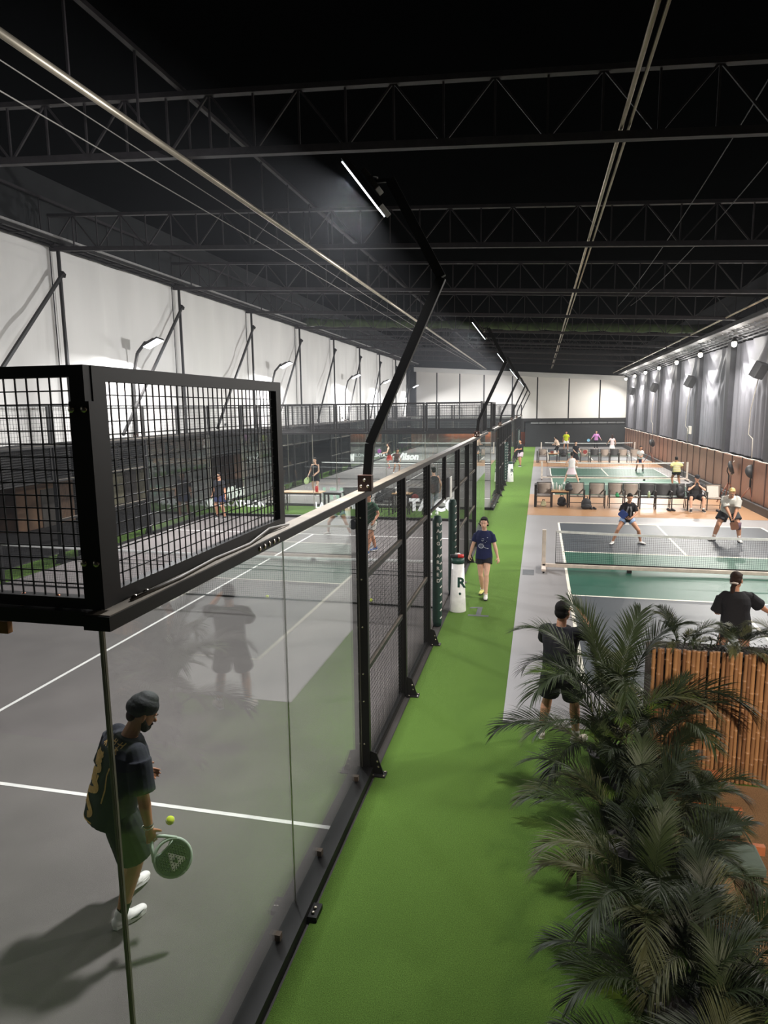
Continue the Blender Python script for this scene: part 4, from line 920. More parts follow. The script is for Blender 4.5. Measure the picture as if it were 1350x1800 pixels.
# ================================================================== PEOPLE
def ik(a, c, l1, l2, hint):
    a, c = V(a), V(c); d = c-a; L = d.length
    if L > (l1+l2)*0.999: c = a+d*((l1+l2)*0.999/L); d = c-a; L = d.length
    d.normalize(); k = (l1*l1-l2*l2+L*L)/(2*L); h = math.sqrt(max(0, l1*l1-k*k))
    hv = V(hint); hv = hv-d*hv.dot(d); hv = hv.normalized() if hv.length > 1e-4 else d.orthogonal().normalized()
    return a+d*k+hv*h, c
def hand_mb(m, w_, d, n, th, curl, s=1.0):
    """w_: wrist, d: direction of the palm, n: palm normal (the side fingers close to), th: thumb side"""
    d = V(d).normalized(); n = V(n); n = (n-d*n.dot(d)).normalized(); th = V(th); th = (th-d*th.dot(d)-n*th.dot(n)).normalized()
    m.cap(w_-d*0.01, w_+d*0.035*s, 0.024*s, 0.036*s, 0.55, th); m.cap(w_+d*0.03*s, w_+d*0.078*s, 0.037*s, 0.036*s, 0.38, th)
    for i, (o, L) in enumerate(((0.029, 0.072), (0.010, 0.082), (-0.010, 0.076), (-0.029, 0.060))):
        p = w_+d*(0.088*s-abs(o)*0.18)+th*(o*s); dd = (d+th*o*3).normalized(); r = 0.0095*s
        for k, f in enumerate((0.45, 0.32, 0.23)):
            a = curl*(0.6+0.5*k); dd = (dd*math.cos(a)+n*math.sin(a)).normalized() if k or True else dd
            nn = (n - dd*n.dot(dd)); q = p+dd*(L*s*f); m.cap(p, q, r, r*0.92, 1, None, 8); p = q; r *= 0.92
            n = n if nn.length < 1e-3 else n
    p = w_+d*0.022*s+th*0.028*s; dd = (d*0.65+th*0.75+n*0.25).normalized()
    q = p+dd*0.045*s; m.cap(p, q, 0.013*s, 0.011*s, 1, None, 8); dd = (dd*0.7+d*0.5+n*(0.3+0.5*curl)).normalized(); m.cap(q, q+dd*0.034*s, 0.011*s, 0.009*s, 1, None, 8)
def person(loc, heading, H, label, pose, skin, hair, top, bottom, shoes, lod=1, female=False, hairstyle='short', extras=(), build=1.0, group=None):
    vox = (0.0062, 0.010, 0.016)[lod]
    s = H/1.75
    t = empty('person', (loc[0], loc[1], loc[2] if len(loc) > 2 else 0.006), heading, label=label, cat='person', group=group); t.scale = (s, s, s)
    g = pose.get
    pel = V(g('pel', (0, 0, 0.93))); lean = g('lean', 0.03); side = g('side', 0.0); tw = g('twist', 0.0)
    u = V((math.sin(side), math.sin(lean)*math.cos(side), math.cos(lean)*math.cos(side))).normalized()
    u2 = V((math.sin(side*1.1), math.sin(lean*1.25)*math.cos(side), math.cos(lean*1.25)*math.cos(side))).normalized()
    def sp(k): return pel+u*k if k < 0.25 else pel+u*0.25+u2*(k-0.25)
    sv = V((math.cos(tw), math.sin(tw), 0)); sv = (sv-u2*sv.dot(u2)).normalized(); fv = u2.cross(sv)
    sv0 = V((1,0,0)); sv0 = (sv0-u*sv0.dot(u)).normalized(); fv0 = u.cross(sv0)
    def frame(k):
        f = max(0, min(1, k/0.4)); a = (sv0*(1-f)+sv*f).normalized(); up = u if k < 0.25 else u2; a = (a-up*a.dot(up)).normalized(); return a, up.cross(a)
    bw = build*(0.93 if female else 1.0); shw = (0.146 if female else 0.172)*build
    neck = sp(0.515); shL, shR = sp(0.455)-sv*shw, sp(0.455)+sv*shw
    hy, hp, hr = g('look', (0, 0, 0))
    up_h = V((0,0,1)).lerp(u2, 0.45).normalized(); fh = V((-math.sin(hy+tw*0.5), math.cos(hy+tw*0.5), 0)); fh = (fh-up_h*fh.dot(up_h)).normalized()
    fh, up_h = fh*math.cos(hp)-up_h*math.sin(hp), up_h*math.cos(hp)+fh*math.sin(hp); sh_ = fh.cross(up_h).normalized()
    if hr: sh_, up_h = sh_*math.cos(hr)+up_h*math.sin(hr), up_h*math.cos(hr)-sh_*math.sin(hr)
    HM = Matrix((sh_, fh, up_h)).transposed()
    hc = neck+up_h*0.155+fh*0.03
    hw = 0.085*bw; hipL, hipR = pel-sv0*hw-u*0.03, pel+sv0*hw-u*0.03
    aL, aR = V(g('aL', (-0.11, 0, 0.085))), V(g('aR', (0.11, 0, 0.085)))
    kL, aL = ik(hipL, aL, 0.43, 0.415, g('khL', (-0.15, 1, 0))); kR, aR = ik(hipR, aR, 0.43, 0.415, g('khR', (0.15, 1, 0)))
    wL, wR = V(g('wL', (-0.27, 0.04, 0.86))), V(g('wR', (0.27, 0.04, 0.86)))
    eL, wL = ik(shL, wL, 0.28, 0.255, g('ehL', (-0.4, -1, -0.3))); eR, wR = ik(shR, wR, 0.28, 0.255, g('ehR', (0.4, -1, -0.3)))
    # body ------------------------------------------------------------
    m = MB()
    wd = [(-0.12, .10, .085), (-0.06, .150, .108), (0.02, .158 if female else .150, .112), (0.12, .128 if female else .142, .098), (0.22, .128 if female else .152, .100), (0.32, .150 if female else .172, .112), (0.40, .148 if female else .172, .105), (0.455, .120 if female else .142, .082), (0.50, .085, .062)]
    rings = [(sp(k)+frame(k)[1]*(0.01 if k > 0.25 else 0),)+frame(k)+(a*build, b*build) for k, a, b in wd]; m.loft(rings, 20)
    m.cap(sp(0.47), hc-up_h*0.06-fh*0.015, 0.056*bw, 0.052*bw)
    for sh, el, wr, sg in ((shL, eL, wL, -1), (shR, eR, wR, 1)):
        m.cap(sh-sv*(sg*0.02)-V((0,0,0.01)), el, 0.052*bw, 0.040*bw); md = el.lerp(wr, 0.35)
        m.cap(el, md, 0.040*bw, 0.041*bw); m.cap(md, wr, 0.040*bw, 0.026*bw)
    for hp_, kn, an, sg in ((hipL, kL, aL, -1), (hipR, kR, aR, 1)):
        m.cap(hp_, hp_.lerp(kn, 0.5), 0.090*bw, 0.080*bw); m.cap(hp_.lerp(kn, 0.5), kn, 0.080*bw, 0.057*bw)
        bk = (kn-hp_).normalized().cross(sv0); bk = V((0,-1,0)); md = kn.lerp(an, 0.32)+bk*0.012
        m.cap(kn, md, 0.054*bw, 0.060*bw); m.cap(md, an, 0.059*bw, 0.036*bw); m.cap(an, an-V((0,0,0.03)), 0.036, 0.036)
    # head
    def hp3(x, y, z): return hc+HM@V((x, y, z))
    m.ell(hp3(0,-0.008,0.035), (0.076, 0.094, 0.088), HM); m.ell(hp3(0,0.022,-0.03), (0.062, 0.070, 0.078), HM); m.ell(hp3(0,0.045,-0.075), (0.036, 0.036, 0.030), HM)
    if lod < 2:
        m.cap(hp3(0,0.086,0.015), hp3(0,0.106,-0.018), 0.009, 0.014); m.ell(hp3(0,0.080,0.036), (0.052, 0.014, 0.012), HM); m.ell(hp3(0,0.086,-0.050), (0.025,0.012,0.012), HM)
    for q in (-1, 1): m.ell(hp3(q*0.078,-0.006,-0.005), (0.010, 0.018, 0.032), HM, 10, 8)
    hd = {}
    hs = 1.0 if lod < 2 else 1.1
    for nm_, wr, el, sg in (('L', wL, eL, -1), ('R', wR, eR, 1)):
        d = V(g('hd'+nm_, (wr-el).normalized())).normalized(); n_ = V(g('hn'+nm_, (-sg, 0.2, 0))); th = V(g('ht'+nm_, (0, 1, 0.1)))
        hand_mb(m, wr, d, n_, th, g('curl'+nm_, g('curl', 0.35)), hs*(0.92 if female else 1.0))
        hd[nm_] = (wr, d, n_, th)
    link_mesh('body', remesh(m, vox, 2), skin, t)
    # face details
    if lod < 2:
        for q in (-1, 1):
            MB().ell(hp3(q*0.031,0.084,0.012), (0.013, 0.007, 0.0065), HM, 12, 8).build('eye', mat('eye_white', (228, 222, 214), 0.3), t)
            MB().ell(hp3(q*0.031,0.0895,0.012), (0.006, 0.004, 0.006), HM, 10, 8).build('iris', mat('dark_iris', (30, 20, 16), 0.2), t)
            MB().tube([hp3(q*0.014,0.097,0.036), hp3(q*0.032,0.096,0.040), hp3(q*0.050,0.084,0.034)], [0.003,0.004,0.002], 6).build('eyebrow', HAIR, t)
        MB().tube([hp3(-0.022,0.092,-0.050), hp3(0,0.100,-0.047), hp3(0.022,0.092,-0.050)], [0.002,0.006,0.002], 8).build('lips', mat('lips', (168, 96, 86), 0.4), t)
    # hair --------------------------------------------------------------
    hm = MB()
    if hairstyle == 'turban':
        hm.ell(hp3(0,-0.018,0.070), (0.091, 0.112, 0.088), HM); hm.ell(hp3(0,-0.045,0.045), (0.088, 0.094, 0.075), HM); hm.ell(hp3(0.0,-0.01,0.125), (0.062, 0.08, 0.05), HM)
        link_mesh('cap', remesh(hm, max(vox, 0.007), 2), mat('black_headwear', (32, 33, 34), 0.7, 0, 0.1, 20, 0.2, 60), t, label='black close fitting head wrap')
        bm_ = MB(); bm_.ell(hp3(0,0.050,-0.070), (0.050, 0.050, 0.045), HM)
        for q in (-1, 1): bm_.cap(hp3(q*0.070,0.010,-0.02), hp3(q*0.048,0.045,-0.075), 0.016, 0.028)
        bm_.cap(hp3(-0.03,0.09,-0.038), hp3(0.03,0.09,-0.038), 0.008, 0.008)
        link_mesh('beard', remesh(bm_, max(vox, 0.007), 2), HAIR, t)
        n_ = MB().ell(hp3(0,-0.075,-0.02), (0.062, 0.032, 0.045), HM).build('hair', HAIRB, t)
    else:
        hm.ell(hp3(0,-0.028,0.055), (0.084, 0.092, 0.088), HM); hm.ell(hp3(0,-0.045,0.0), (0.080, 0.072, 0.075), HM)
        hm.cap(hp3(-0.045,0.045,0.098), hp3(0.045,0.045,0.098), 0.026, 0.026)
        if hairstyle == 'ponytail': hm.ell(hp3(0,-0.125,0.03), (0.03,0.03,0.03), HM); hm.tube([hp3(0,-0.13,0.03), hp3(0,-0.17,-0.04), hp3(0,-0.16,-0.14), hp3(0,-0.14,-0.20)], [0.026,0.03,0.022,0.008], 10)
        if hairstyle == 'lowtail': hm.ell(hp3(0.0,-0.09,-0.06), (0.045,0.03,0.035), HM); hm.tube([hp3(0.0,-0.10,-0.06), hp3(-0.01,-0.115,-0.12), hp3(-0.01,-0.115,-0.20), hp3(-0.01,-0.10,-0.27)], [0.03,0.036,0.032,0.012], 10)
        if hairstyle == 'long':
            for q in (-1, 0, 1): hm.cap(hp3(q*0.045,-0.06,0.0), hp3(q*0.06,-0.09,-0.22), 0.045, 0.035)
        if hairstyle == 'swept':
            for q in (-1, 1): hm.cap(hp3(q*0.072,-0.0,0.05), hp3(q*0.075,-0.035,-0.055), 0.022, 0.022)
            hm.cap(hp3(0.075,-0.06,-0.05), hp3(0.125,-0.10,-0.035), 0.028, 0.014)
        if hairstyle == 'bun': hm.ell(hp3(0,-0.12,0.05), (0.038,0.038,0.038), HM)
        link_mesh('hair', remesh(hm, max(vox, 0.007), 2), hair, t)
    # top ----------------------------------------------------------------
    tm_, sleeve, hem, loose = top['mat'], top.get('sleeve', 0.75), top.get('hem', 0.10), top.get('loose', 0.018)
    m = MB(); fl = top.get('flare', 0.0)
    ks = [(-hem, .155+fl, .115+fl), (-hem+0.02, .155+fl, .115+fl), (-0.02, .158+fl*0.5, .116+fl*0.4), (0.10, (.135 if female else .148)+loose*0.4, .104+loose*0.2), (0.22, (.135 if female else .156), .106), (0.32, .158 if female else .175, .120 if female else .114), (0.40, .150 if female else .174, .108), (0.455, .122 if female else .144, .084), (0.492, .088, .064), (0.507, .072, .060)]
    if top.get('tank'): ks = ks[:-3]+[(0.45, .125*bw/build, .075), (0.485, .08, .055)]
    rings = [(sp(k)+frame(k)[1]*(0.01 if k > 0.25 else 0),)+frame(k)+((a+loose)*build, (b+loose)*build) for k, a, b in ks]; m.loft(rings, 28)
    if female and lod < 2:
        for q in (-1, 1): m.ell(sp(0.30)+sv*(q*0.068)+fv*0.075, (0.062, 0.055, 0.062))
    if sleeve > 0:
        for sh, el, wr, sg in ((shL, eL, wL, -1), (shR, eR, wR, 1)):
            if sleeve <= 1:
                e_ = sh.lerp(el, sleeve); m.cap(sh-sv*(sg*0.03)-V((0,0,0.008)), sh.lerp(el, 0.3), 0.054*bw+loose*0.5, 0.052*bw+loose*0.8)
                P = [sh.lerp(el, 0.15), sh.lerp(el, sleeve*0.7), e_]; m.tube(P, [0.058*bw+loose*0.8, 0.056*bw+loose*0.9, 0.055*bw+loose*1.1], 16)
            else:
                m.cap(sh, el, 0.062*bw+loose*0.5, 0.05*bw+loose*0.5); m.cap(el, el.lerp(wr, sleeve-1), 0.05*bw+loose*0.5, 0.036*bw+loose*0.5)
    topo = link_mesh(top.get('name', 'shirt'), remesh(m, max(vox, 0.0075), 1), tm_, t, label=top.get('label'))
    # bottom ----------------------------------------------------------------
    if bottom:
        m = MB(); lo = bottom.get('loose', 0.016); L_ = bottom.get('len', 0.55); bt = bottom['mat']
        m.loft([(sp(k),)+frame(k)+((a+lo*0.6)*build, (b+lo*0.6)*build) for k, a, b in ((-0.11, .125, .10), (-0.06, .152, .112), (0.02, .156, .114), (0.06, .15, .108))], 24)
        if bottom.get('skirt'):
            zt = sp(-0.02); m.loft([(zt+V((0,0,-k)), (1,0,0), (0,1,0), .158+k*0.30, .120+k*0.28) for k in (0.0, 0.1, 0.2, L_*0.43)], 28)
        else:
            for hp_, kn, an in ((hipL, kL, aL), (hipR, kR, aR)):
                if L_ <= 1: P = [hp_+(kn-hp_)*(L_*q) for q in (0.0, 0.4, 0.8, 1.0)]; m.tube(P, [0.092*bw+lo*0.5, 0.090*bw+lo, 0.082*bw+lo*1.4, 0.080*bw+lo*1.6], 18)
                else: m.cap(hp_, kn, 0.092*bw+lo*0.5, 0.066*bw+lo*0.5); m.cap(kn, kn.lerp(an, L_-1), 0.066*bw+lo*0.5, 0.05*bw+lo*0.5)
        link_mesh(bottom.get('name', 'shorts'), remesh(m, max(vox, 0.0075), 1), bt, t)
    # shoes, socks -------------------------------------------------------
    for nm_, an, kn, dflt in (('L', aL, kL, (-0.12, 1, 0)), ('R', aR, kR, (0.12, 1, 0))):
        fd = V(g('f'+nm_, dflt)).normalized(); mo = shoes.get(nm_, shoes['mat']) if isinstance(shoes.get(nm_, None), bpy.types.Material) else shoes['mat']
        base = an-V((0,0,0.085)) if abs(fd.z) < 0.05 else an+V((0,0,-0.06))-fd*0.0-V((0,0,0.02))
        sm = MB(); upv = V((0,0,1)); upv = (upv-fd*upv.dot(fd)).normalized(); sdv = fd.cross(upv)
        A = an-upv*0.045
        sm.cap(A-fd*0.040, A+fd*0.05, 0.040, 0.045, 0.95, sdv); sm.cap(A+fd*0.04-upv*0.004, A+fd*0.155-upv*0.010, 0.047, 0.040, 0.70, sdv); sm.cap(an-fd*0.01-upv*0.02, an+upv*0.008-fd*0.012, 0.044, 0.040)
        sho = link_mesh('shoe', remesh(sm, max(vox, 0.007), 2), mo, t)
        sl = MB(); B_ = an-upv*0.078
        pts = [(-0.075, 0.0), (-0.06, 0.032), (0.0, 0.036), (0.06, 0.046), (0.12, 0.046), (0.17, 0.034), (0.195, 0.0), (0.17, -0.034), (0.12, -0.046), (0.06, -0.040), (0.0, -0.036), (-0.06, -0.032)]
        vs = [B_+fd*x+sdv*y+upv*z for z in (-0.007, 0.022) for x, y in pts]; n_ = len(pts)
        sl.add(vs, [tuple(range(n_))[::-1], tuple(range(n_, 2*n_))]+[(i, (i+1)%n_, (i+1)%n_+n_, i+n_) for i in range(n_)]); so = sl.build('sole', shoes.get('sole', WHT), sho)
        if shoes.get('sock'): 
            k_ = shoes.get('sockh', 0.18); MB().tube([an-V((0,0,0.0)), an.lerp(kn, k_*0.5), an.lerp(kn, k_)], [0.043, 0.043, 0.049], 14).build('sock', shoes['sock'], t)
    J = dict(hc=hc, HM=HM, wL=wL, wR=wR, eL=eL, eR=eR, kL=kL, kR=kR, aL=aL, aR=aR, hand=hd, top=topo, root=t, sp=sp, sv=sv, fv=fv, s=s, hp3=hp3, shL=shL, shR=shR)
    return J
def decal(J, obj, lines, origin, xdir, zdir, raydir, name, m, w_=0.008, off=0.004):
    """ribbons of ink laid on the cloth: lines are lists of (u, v) on a plane, dropped onto the mesh"""
    me = obj.data; bv = BVHTree.FromPolygons([v.co for v in me.vertices], [p.vertices for p in me.polygons]); out = MB(); o = V(origin); xd, zd, rd = V(xdir).normalized(), V(zdir).normalized(), V(raydir).normalized()
    for ln in lines:
        wl = w_
        if isinstance(ln, tuple) and isinstance(ln[0], (int, float)): wl, ln = ln
        P = []
        for i in range(len(ln)-1):
            a, b = V(ln[i]+(0,)) if len(ln[i]) == 2 else V(ln[i]), V(ln[i+1]+(0,)); n = max(1, int((b-a).length/0.012))
            for k in range(n+(i == len(ln)-2)): P.append(a.lerp(b, k/n))
        H_ = []
        for p in P:
            h = bv.ray_cast(o+xd*p.x+zd*p.y-rd*0.6, rd)
            if h[0] is not None: H_.append((h[0]-rd*off, h[1]))
            elif len(H_) > 1: break
        if len(H_) < 2: continue
        vs = []
        for i, (p, nn) in enumerate(H_):
            T = (H_[min(i+1, len(H_)-1)][0]-H_[max(i-1, 0)][0]).normalized(); S = T.cross(nn if nn.dot(rd) < 0 else -nn).normalized()
            vs += [p-S*wl/2, p+S*wl/2]
        out.add(vs, [(2*i, 2*i+1, 2*i+3, 2*i+2) for i in range(len(H_)-1)])
    return out.build(name, m, J['root']) if out.v else None
def held(J, hand, builder, axis, nrm, label, off=0.06):
    """a thing held in a hand: world placed, top level"""
    w_, d, n_, th = J['hand'][hand]; bpy.context.view_layer.update()
    R = J['root'].matrix_world; p = R @ (w_+d*off+V(n_).normalized()*0.012)
    t = builder(label); Z = (R.to_3x3() @ V(axis)).normalized(); Y = R.to_3x3() @ V(nrm); Y = (Y-Z*Y.dot(Z)).normalized(); X = Y.cross(Z)
    M4 = Matrix((X, Y, Z)).transposed().to_4x4(); M4.translation = p; t.matrix_world = M4; return t
RKF = mat('racket_frame', (176, 190, 172), 0.35); RKD = mat('racket_face', (58, 66, 62), 0.5, 0, 0.15, 12)
def padel_racket(label, frame=RKF, face=RKD, detail=True):
    t = empty('padel_racket', label=label, cat='racket')
    m = MB(); C = 0.235; ring = []
    for i in range(41): a = 2*PI*i/40; ring.append((0.125*math.sin(a), 0, C+0.132*math.cos(a)+0.0))
    m.tube(ring, 0.013, 8, flat=1.4, side=(0,1,0)) if False else m.tube(ring, 0.013, 8)
    m.tube([(-0.105,0,C-0.08),(-0.06,0,C-0.150),(-0.018,0,C-0.20)], 0.012, 8).tube([(0.105,0,C-0.08),(0.06,0,C-0.150),(0.018,0,C-0.20)], 0.012, 8).tube([(-0.085,0,C-0.098),(-0.03,0,C-0.075),(0.03,0,C-0.075),(0.085,0,C-0.098)], 0.012, 8)
    m.build('frame', frame, t)
    m = MB(); n = 32
    pts = [(0.118*math.sin(2*PI*i/n), C+0.126*math.cos(2*PI*i/n)) for i in range(n)]; pts = [(x, max(z, C-0.085)) for x, z in pts]
    m.add([(x, y, z) for y in (-0.016, 0.016) for x, z in pts], [tuple(range(n)), tuple(range(2*n-1, n-1, -1))]+[(i, i+n, (i+1)%n+n, (i+1)%n) for i in range(n)]); m.build('face', face, t)
    if detail:
        h = MB(); pw = MB()
        for i in range(-5, 6):
            for j in range(-3, 6):
                x, z = i*0.019+(j%2)*0.0095, C+j*0.019
                if x*x+(z-C)**2 < 0.0095 and z > C-0.07:
                    for sy in (-0.0168, 0.0168): h.tube([(x, sy-0.0004, z), (x, sy+0.0004, z)], 0.0048, 8)
                    if j > -10 and abs(x) < 0.062-(C+0.055-z)*0.55 and C-0.045 < z < C+0.07 and not (abs(x) < 0.018 and z > C+0.01 and z < C+0.05):
                        for sy in (-0.0163, 0.0163): pw.add([(x-0.0098, sy, z), (x, sy, z-0.0185), (x+0.0098, sy, z), (x, sy, z+0.0185)], [(0,1,2,3)])
        h.build('holes', mat('hole_black', (14,14,14), 0.8), t, label='black drilled holes'); pw.build('printed_pattern', mat('racket_print', (206, 194, 186), 0.5), t, label='pale diamond print')
    MB().tube([(0,0,-0.085),(0,0,0.045)], [0.015,0.0135], 10).build('grip', mat('white_grip', (190, 186, 180), 0.6), t)
    return t
def paddle(label, col=(60, 62, 70), nm='paddle'):
    t = empty('paddle', label=label, cat='paddle'); c = mat('paddle_%d_%d_%d' % col, col, 0.45)
    m = MB(); pts = []
    for cx, cz, a0 in ((0.055, 0.26, 0), (-0.055, 0.26, 90), (-0.055, 0.12, 180), (0.055, 0.12, 270)):
        for k in range(5): a = math.radians(a0+k*22.5); pts.append((cx+0.045*math.cos(a), cz+0.045*math.sin(a)))
    n = len(pts); m.add([(x, y, z) for y in (-0.007, 0.007) for x, z in pts], [tuple(range(n)), tuple(range(2*n-1, n-1, -1))]+[(i, i+n, (i+1)%n+n, (i+1)%n) for i in range(n)])
    m.build('face', c, t); MB().tube([(0,0,-0.05),(0,0,0.09)], 0.014, 10).build('grip', BAGB, t); return t
def round_racket(label, col):
    t = empty('racket', label=label, cat='racket'); c = mat('racket_%d_%d_%d' % col, col, 0.45); n = 26
    pts = [(0.125*math.sin(2*PI*i/n), 0.25+0.13*math.cos(2*PI*i/n)) for i in range(n)]
    MB().add([(x, y, z) for y in (-0.016, 0.016) for x, z in pts], [tuple(range(n)), tuple(range(2*n-1, n-1, -1))]+[(i, i+n, (i+1)%n+n, (i+1)%n) for i in range(n)]) 
    m = MB(); m.add([(x, y, z) for y in (-0.016, 0.016) for x, z in pts], [tuple(range(n)), tuple(range(2*n-1, n-1, -1))]+[(i, i+n, (i+1)%n+n, (i+1)%n) for i in range(n)]); m.build('face', c, t)
    MB().tube([(0,0,-0.05),(0,0,0.13)], 0.015, 10).build('grip', BAGB, t); return t
def cloth(name, rgb, var=0.06, bump=0.25): return mat('cloth_'+name, rgb, 0.85, 0, var, 6, bump, 12, 0.2)
CB = cloth('black', (36, 36, 40)); CN = cloth('navy', (30, 36, 72)); CW = cloth('white', (224, 220, 218)); CG = cloth('light_grey', (188, 184, 176)); CD = cloth('charcoal', (58, 58, 60))
GOLD = mat('gold_print', (196, 154, 84), 0.6, 0, 0.25, 30); SOCKB = cloth('sock_black', (28, 28, 30)); SOCKW = cloth('sock_white', (222, 218, 214))

# 1. padel player with the head wrap, seen from behind through the near glass
J = person((-1.265, 1.68), -0.48, 1.80, 'person in a gold printed black shirt and head wrap behind the nearest glass',
    dict(pel=(-0.01, -0.02, 0.93), lean=0.22, side=0.13, twist=-0.05, aR=(0.06, -0.05, 0.085), aL=(-0.19, 0.19, 0.12), fL=(-0.45, 0.9, -0.22), fR=(-0.02, 1, 0), khL=(-0.1, 1, 0.1), khR=(0.1, 1, 0),
         wR=(0.34, 0.06, 0.79), wL=(-0.10, 0.25, 1.02), ehR=(0.5, -1, -0.2), ehL=(-0.6, -1, -0.3), look=(-0.35, 0.35, 0), curlR=1.0, curlL=0.5, hdR=(0.1, 0.12, -1), hnR=(-0.9, 0.3, 0), htR=(0.2, 1, 0)),
    SKIND, HAIR, dict(mat=cloth('black_sheen', (40, 41, 48), 0.06, 0.3), sleeve=0.95, hem=0.13, loose=0.030, label='black shirt'), dict(mat=CB, len=0.92, loose=0.034), dict(mat=SHOEW, sole=WHT, sock=SOCKB, sockh=0.22), lod=0, hairstyle='turban', build=1.06)
fb = J['fv']; bo = J['sp'](0.16); up2 = J['sp'](0.5)-J['sp'](0.1)
def curve(fn, n=40): return [fn(i/n) for i in range(n+1)]
L = [(0.046, curve(lambda k: (-0.055+0.075*math.sin(k*9.5+0.4), -0.24+0.27*k))), (0.040, curve(lambda k: (-0.06+0.060*math.sin(k*8+2.2), -0.02+0.18*k))),
     (0.030, curve(lambda k: (-0.07+0.055*math.cos(k*14), 0.12+0.08*k))), (0.020, curve(lambda k: (-0.13+0.13*k, 0.02+0.045*math.sin(k*20)))), (0.018, curve(lambda k: (-0.13+0.12*k, 0.14+0.035*math.sin(k*24)))),
     (0.018, [(-0.02, 0.22), (-0.05, 0.17), (-0.09, 0.22), (-0.11, 0.16)]), (0.014, curve(lambda k: (-0.13+0.05*math.sin(k*12), -0.20+0.36*k))),
     (0.012, [(0.10, -0.10), (0.105, 0.0), (0.09, 0.1), (0.10, 0.16)]), (0.012, [(-0.13, -0.27), (-0.05, -0.285), (0.05, -0.275)])]
decal(J, J['top'], L, bo, J['sv'], up2, fb, 'gold_print', GOLD, 0.02, 0.005)
G = []
for gx in (-0.085, -0.01, 0.055):
    G += [[(gx, 0.315), (gx+0.05, 0.318)], [(gx+0.025, 0.335), (gx+0.022, 0.255)], [(gx+0.005, 0.295), (gx+0.045, 0.285)], [(gx+0.02, 0.285), (gx, 0.262)], [(gx+0.028, 0.282), (gx+0.05, 0.258)], [(gx+0.045, 0.335), (gx+0.05, 0.300)]]
decal(J, J['top'], G, bo, J['sv'], up2, fb, 'gold_characters', GOLD, 0.008, 0.005)
wr = J['wR']; dd = (wr-J['eR']).normalized()
MB().tube([wr-dd*0.012, wr-dd*0.004], 0.033, 16).build('bracelet', STEEL, J['root'], label='pale bracelet'); MB().tube([wr-dd*0.030, wr-dd*0.024], 0.034, 16).build('bracelet', BAGB, J['root'], label='dark bracelet')
for nm_, a in (('aR', (0.10, 1, 0)), ):
    A = J[nm_]; so = MB(); so.tube([A+V((0.046, 0.04, -0.05)), A+V((0.050, 0.09, -0.055)), A+V((0.044, 0.15, -0.035))], [0.003, 0.008, 0.002], 6).build('shoe_mark', BAGB, J['root'], label='black tick mark on the shoe')
rk = held(J, 'R', lambda l: padel_racket(l), (0.50, 0.40, -0.75), (0.84, -0.40, 0.40), 'padel racket with a pale diamond print held by the player in the head wrap', 0.055)
ball((-0.90, 1.80, 0.775), 'yellow ball just above the racket of the player in the head wrap')

# 2. woman walking towards the viewer on the green walkway
J = person((0.70, 11.05), PI-0.05, 1.66, 'person walking towards the viewer on the green walkway, navy t-shirt and black shorts',
    dict(pel=(0, 0, 0.925), lean=0.0, aL=(-0.07, 0.20, 0.085), aR=(0.05, -0.18, 0.10), wL=(-0.30, 0.06, 0.86), wR=(0.31, -0.04, 0.87), khL=(0, 1, 0), khR=(0, 1, 0), fR=(0.15, 1, -0.04), fL=(-0.1, 1, 0), ehL=(-0.5, -1, 0), ehR=(0.5, -1, 0), look=(0.0, 0.12, 0.0), curl=0.75, hnL=(0.6, -0.5, 0), hnR=(-0.6, -0.5, 0)),
    SKINL, HAIR, dict(mat=CN, sleeve=0.72, hem=0.10, loose=0.018, flare=0.01), dict(mat=CB, len=0.42, loose=0.022), dict(mat=SHOEW, R=mat('yellow_shoe', (214, 206, 120), 0.6), sole=SOLE, sock=SOCKW, sockh=0.04), lod=0, female=True, hairstyle='swept')
bo = J['sp'](0.16)
rg = [(0.05+0.055*math.cos(2*PI*i/24), 0.03+0.045*math.sin(2*PI*i/24)) for i in range(25)]; rg2 = [(0.05+0.035*math.cos(2*PI*i/24), 0.03+0.026*math.sin(2*PI*i/24)) for i in range(25)]
decal(J, J['top'], [(0.010, rg), (0.003, rg2), (0.003, [(0.02, 0.03), (0.08, 0.03)]), (0.003, [(0.05, 0.0), (0.05, 0.06)]), (0.006, [(0.0, 0.015), (-0.05, -0.01), (-0.10, -0.02)]), (0.012, [(-0.085, -0.017), (-0.105, -0.022)]),
    (0.008, [(0.035, 0.16), (0.02, 0.14), (0.0, 0.15), (-0.005, 0.165)]), (0.010, [(-0.035, 0.105), (-0.045, 0.112)]), (0.008, [(-0.07, 0.13), (-0.072, 0.145)]), (0.004, [(0.0, 0.10), (0.015, 0.085)]), (0.004, [(0.03, 0.19), (0.0, 0.195), (-0.02, 0.185)]), (0.010, [(-0.075, 0.215), (-0.095, 0.215)])],
    bo, J['sv'], (0, 0, 1), (0, -1, 0), 'racket_print', mat('white_print', (206, 210, 222), 0.6), 0.006, 0.004)
# 3. man in black standing behind the palms, back to the viewer
J = person((2.02, 5.15), -0.35, 1.67, 'person in black seen from behind, standing partly hidden by the palms, hand raised',
    dict(lean=0.03, aL=(-0.20, 0.0, 0.085), aR=(0.20, 0.08, 0.085), fL=(-0.5, 1, 0), fR=(0.5, 1, 0), wR=(0.16, 0.34, 1.50), ehR=(0.8, 0.1, -0.8), wL=(-0.05, 0.34, 1.12), ehL=(-1, -0.2, -0.3), curlR=0.9, look=(-0.3, 0.05, 0)),
    SKIN, HAIR, dict(mat=CB, sleeve=0.85, hem=0.14, loose=0.030), dict(mat=CB, len=0.85, loose=0.03), dict(mat=mat('cream_shoe', (206, 196, 182), 0.6), sole=WHT, sock=SOCKW, sockh=0.15), lod=0, build=1.05)
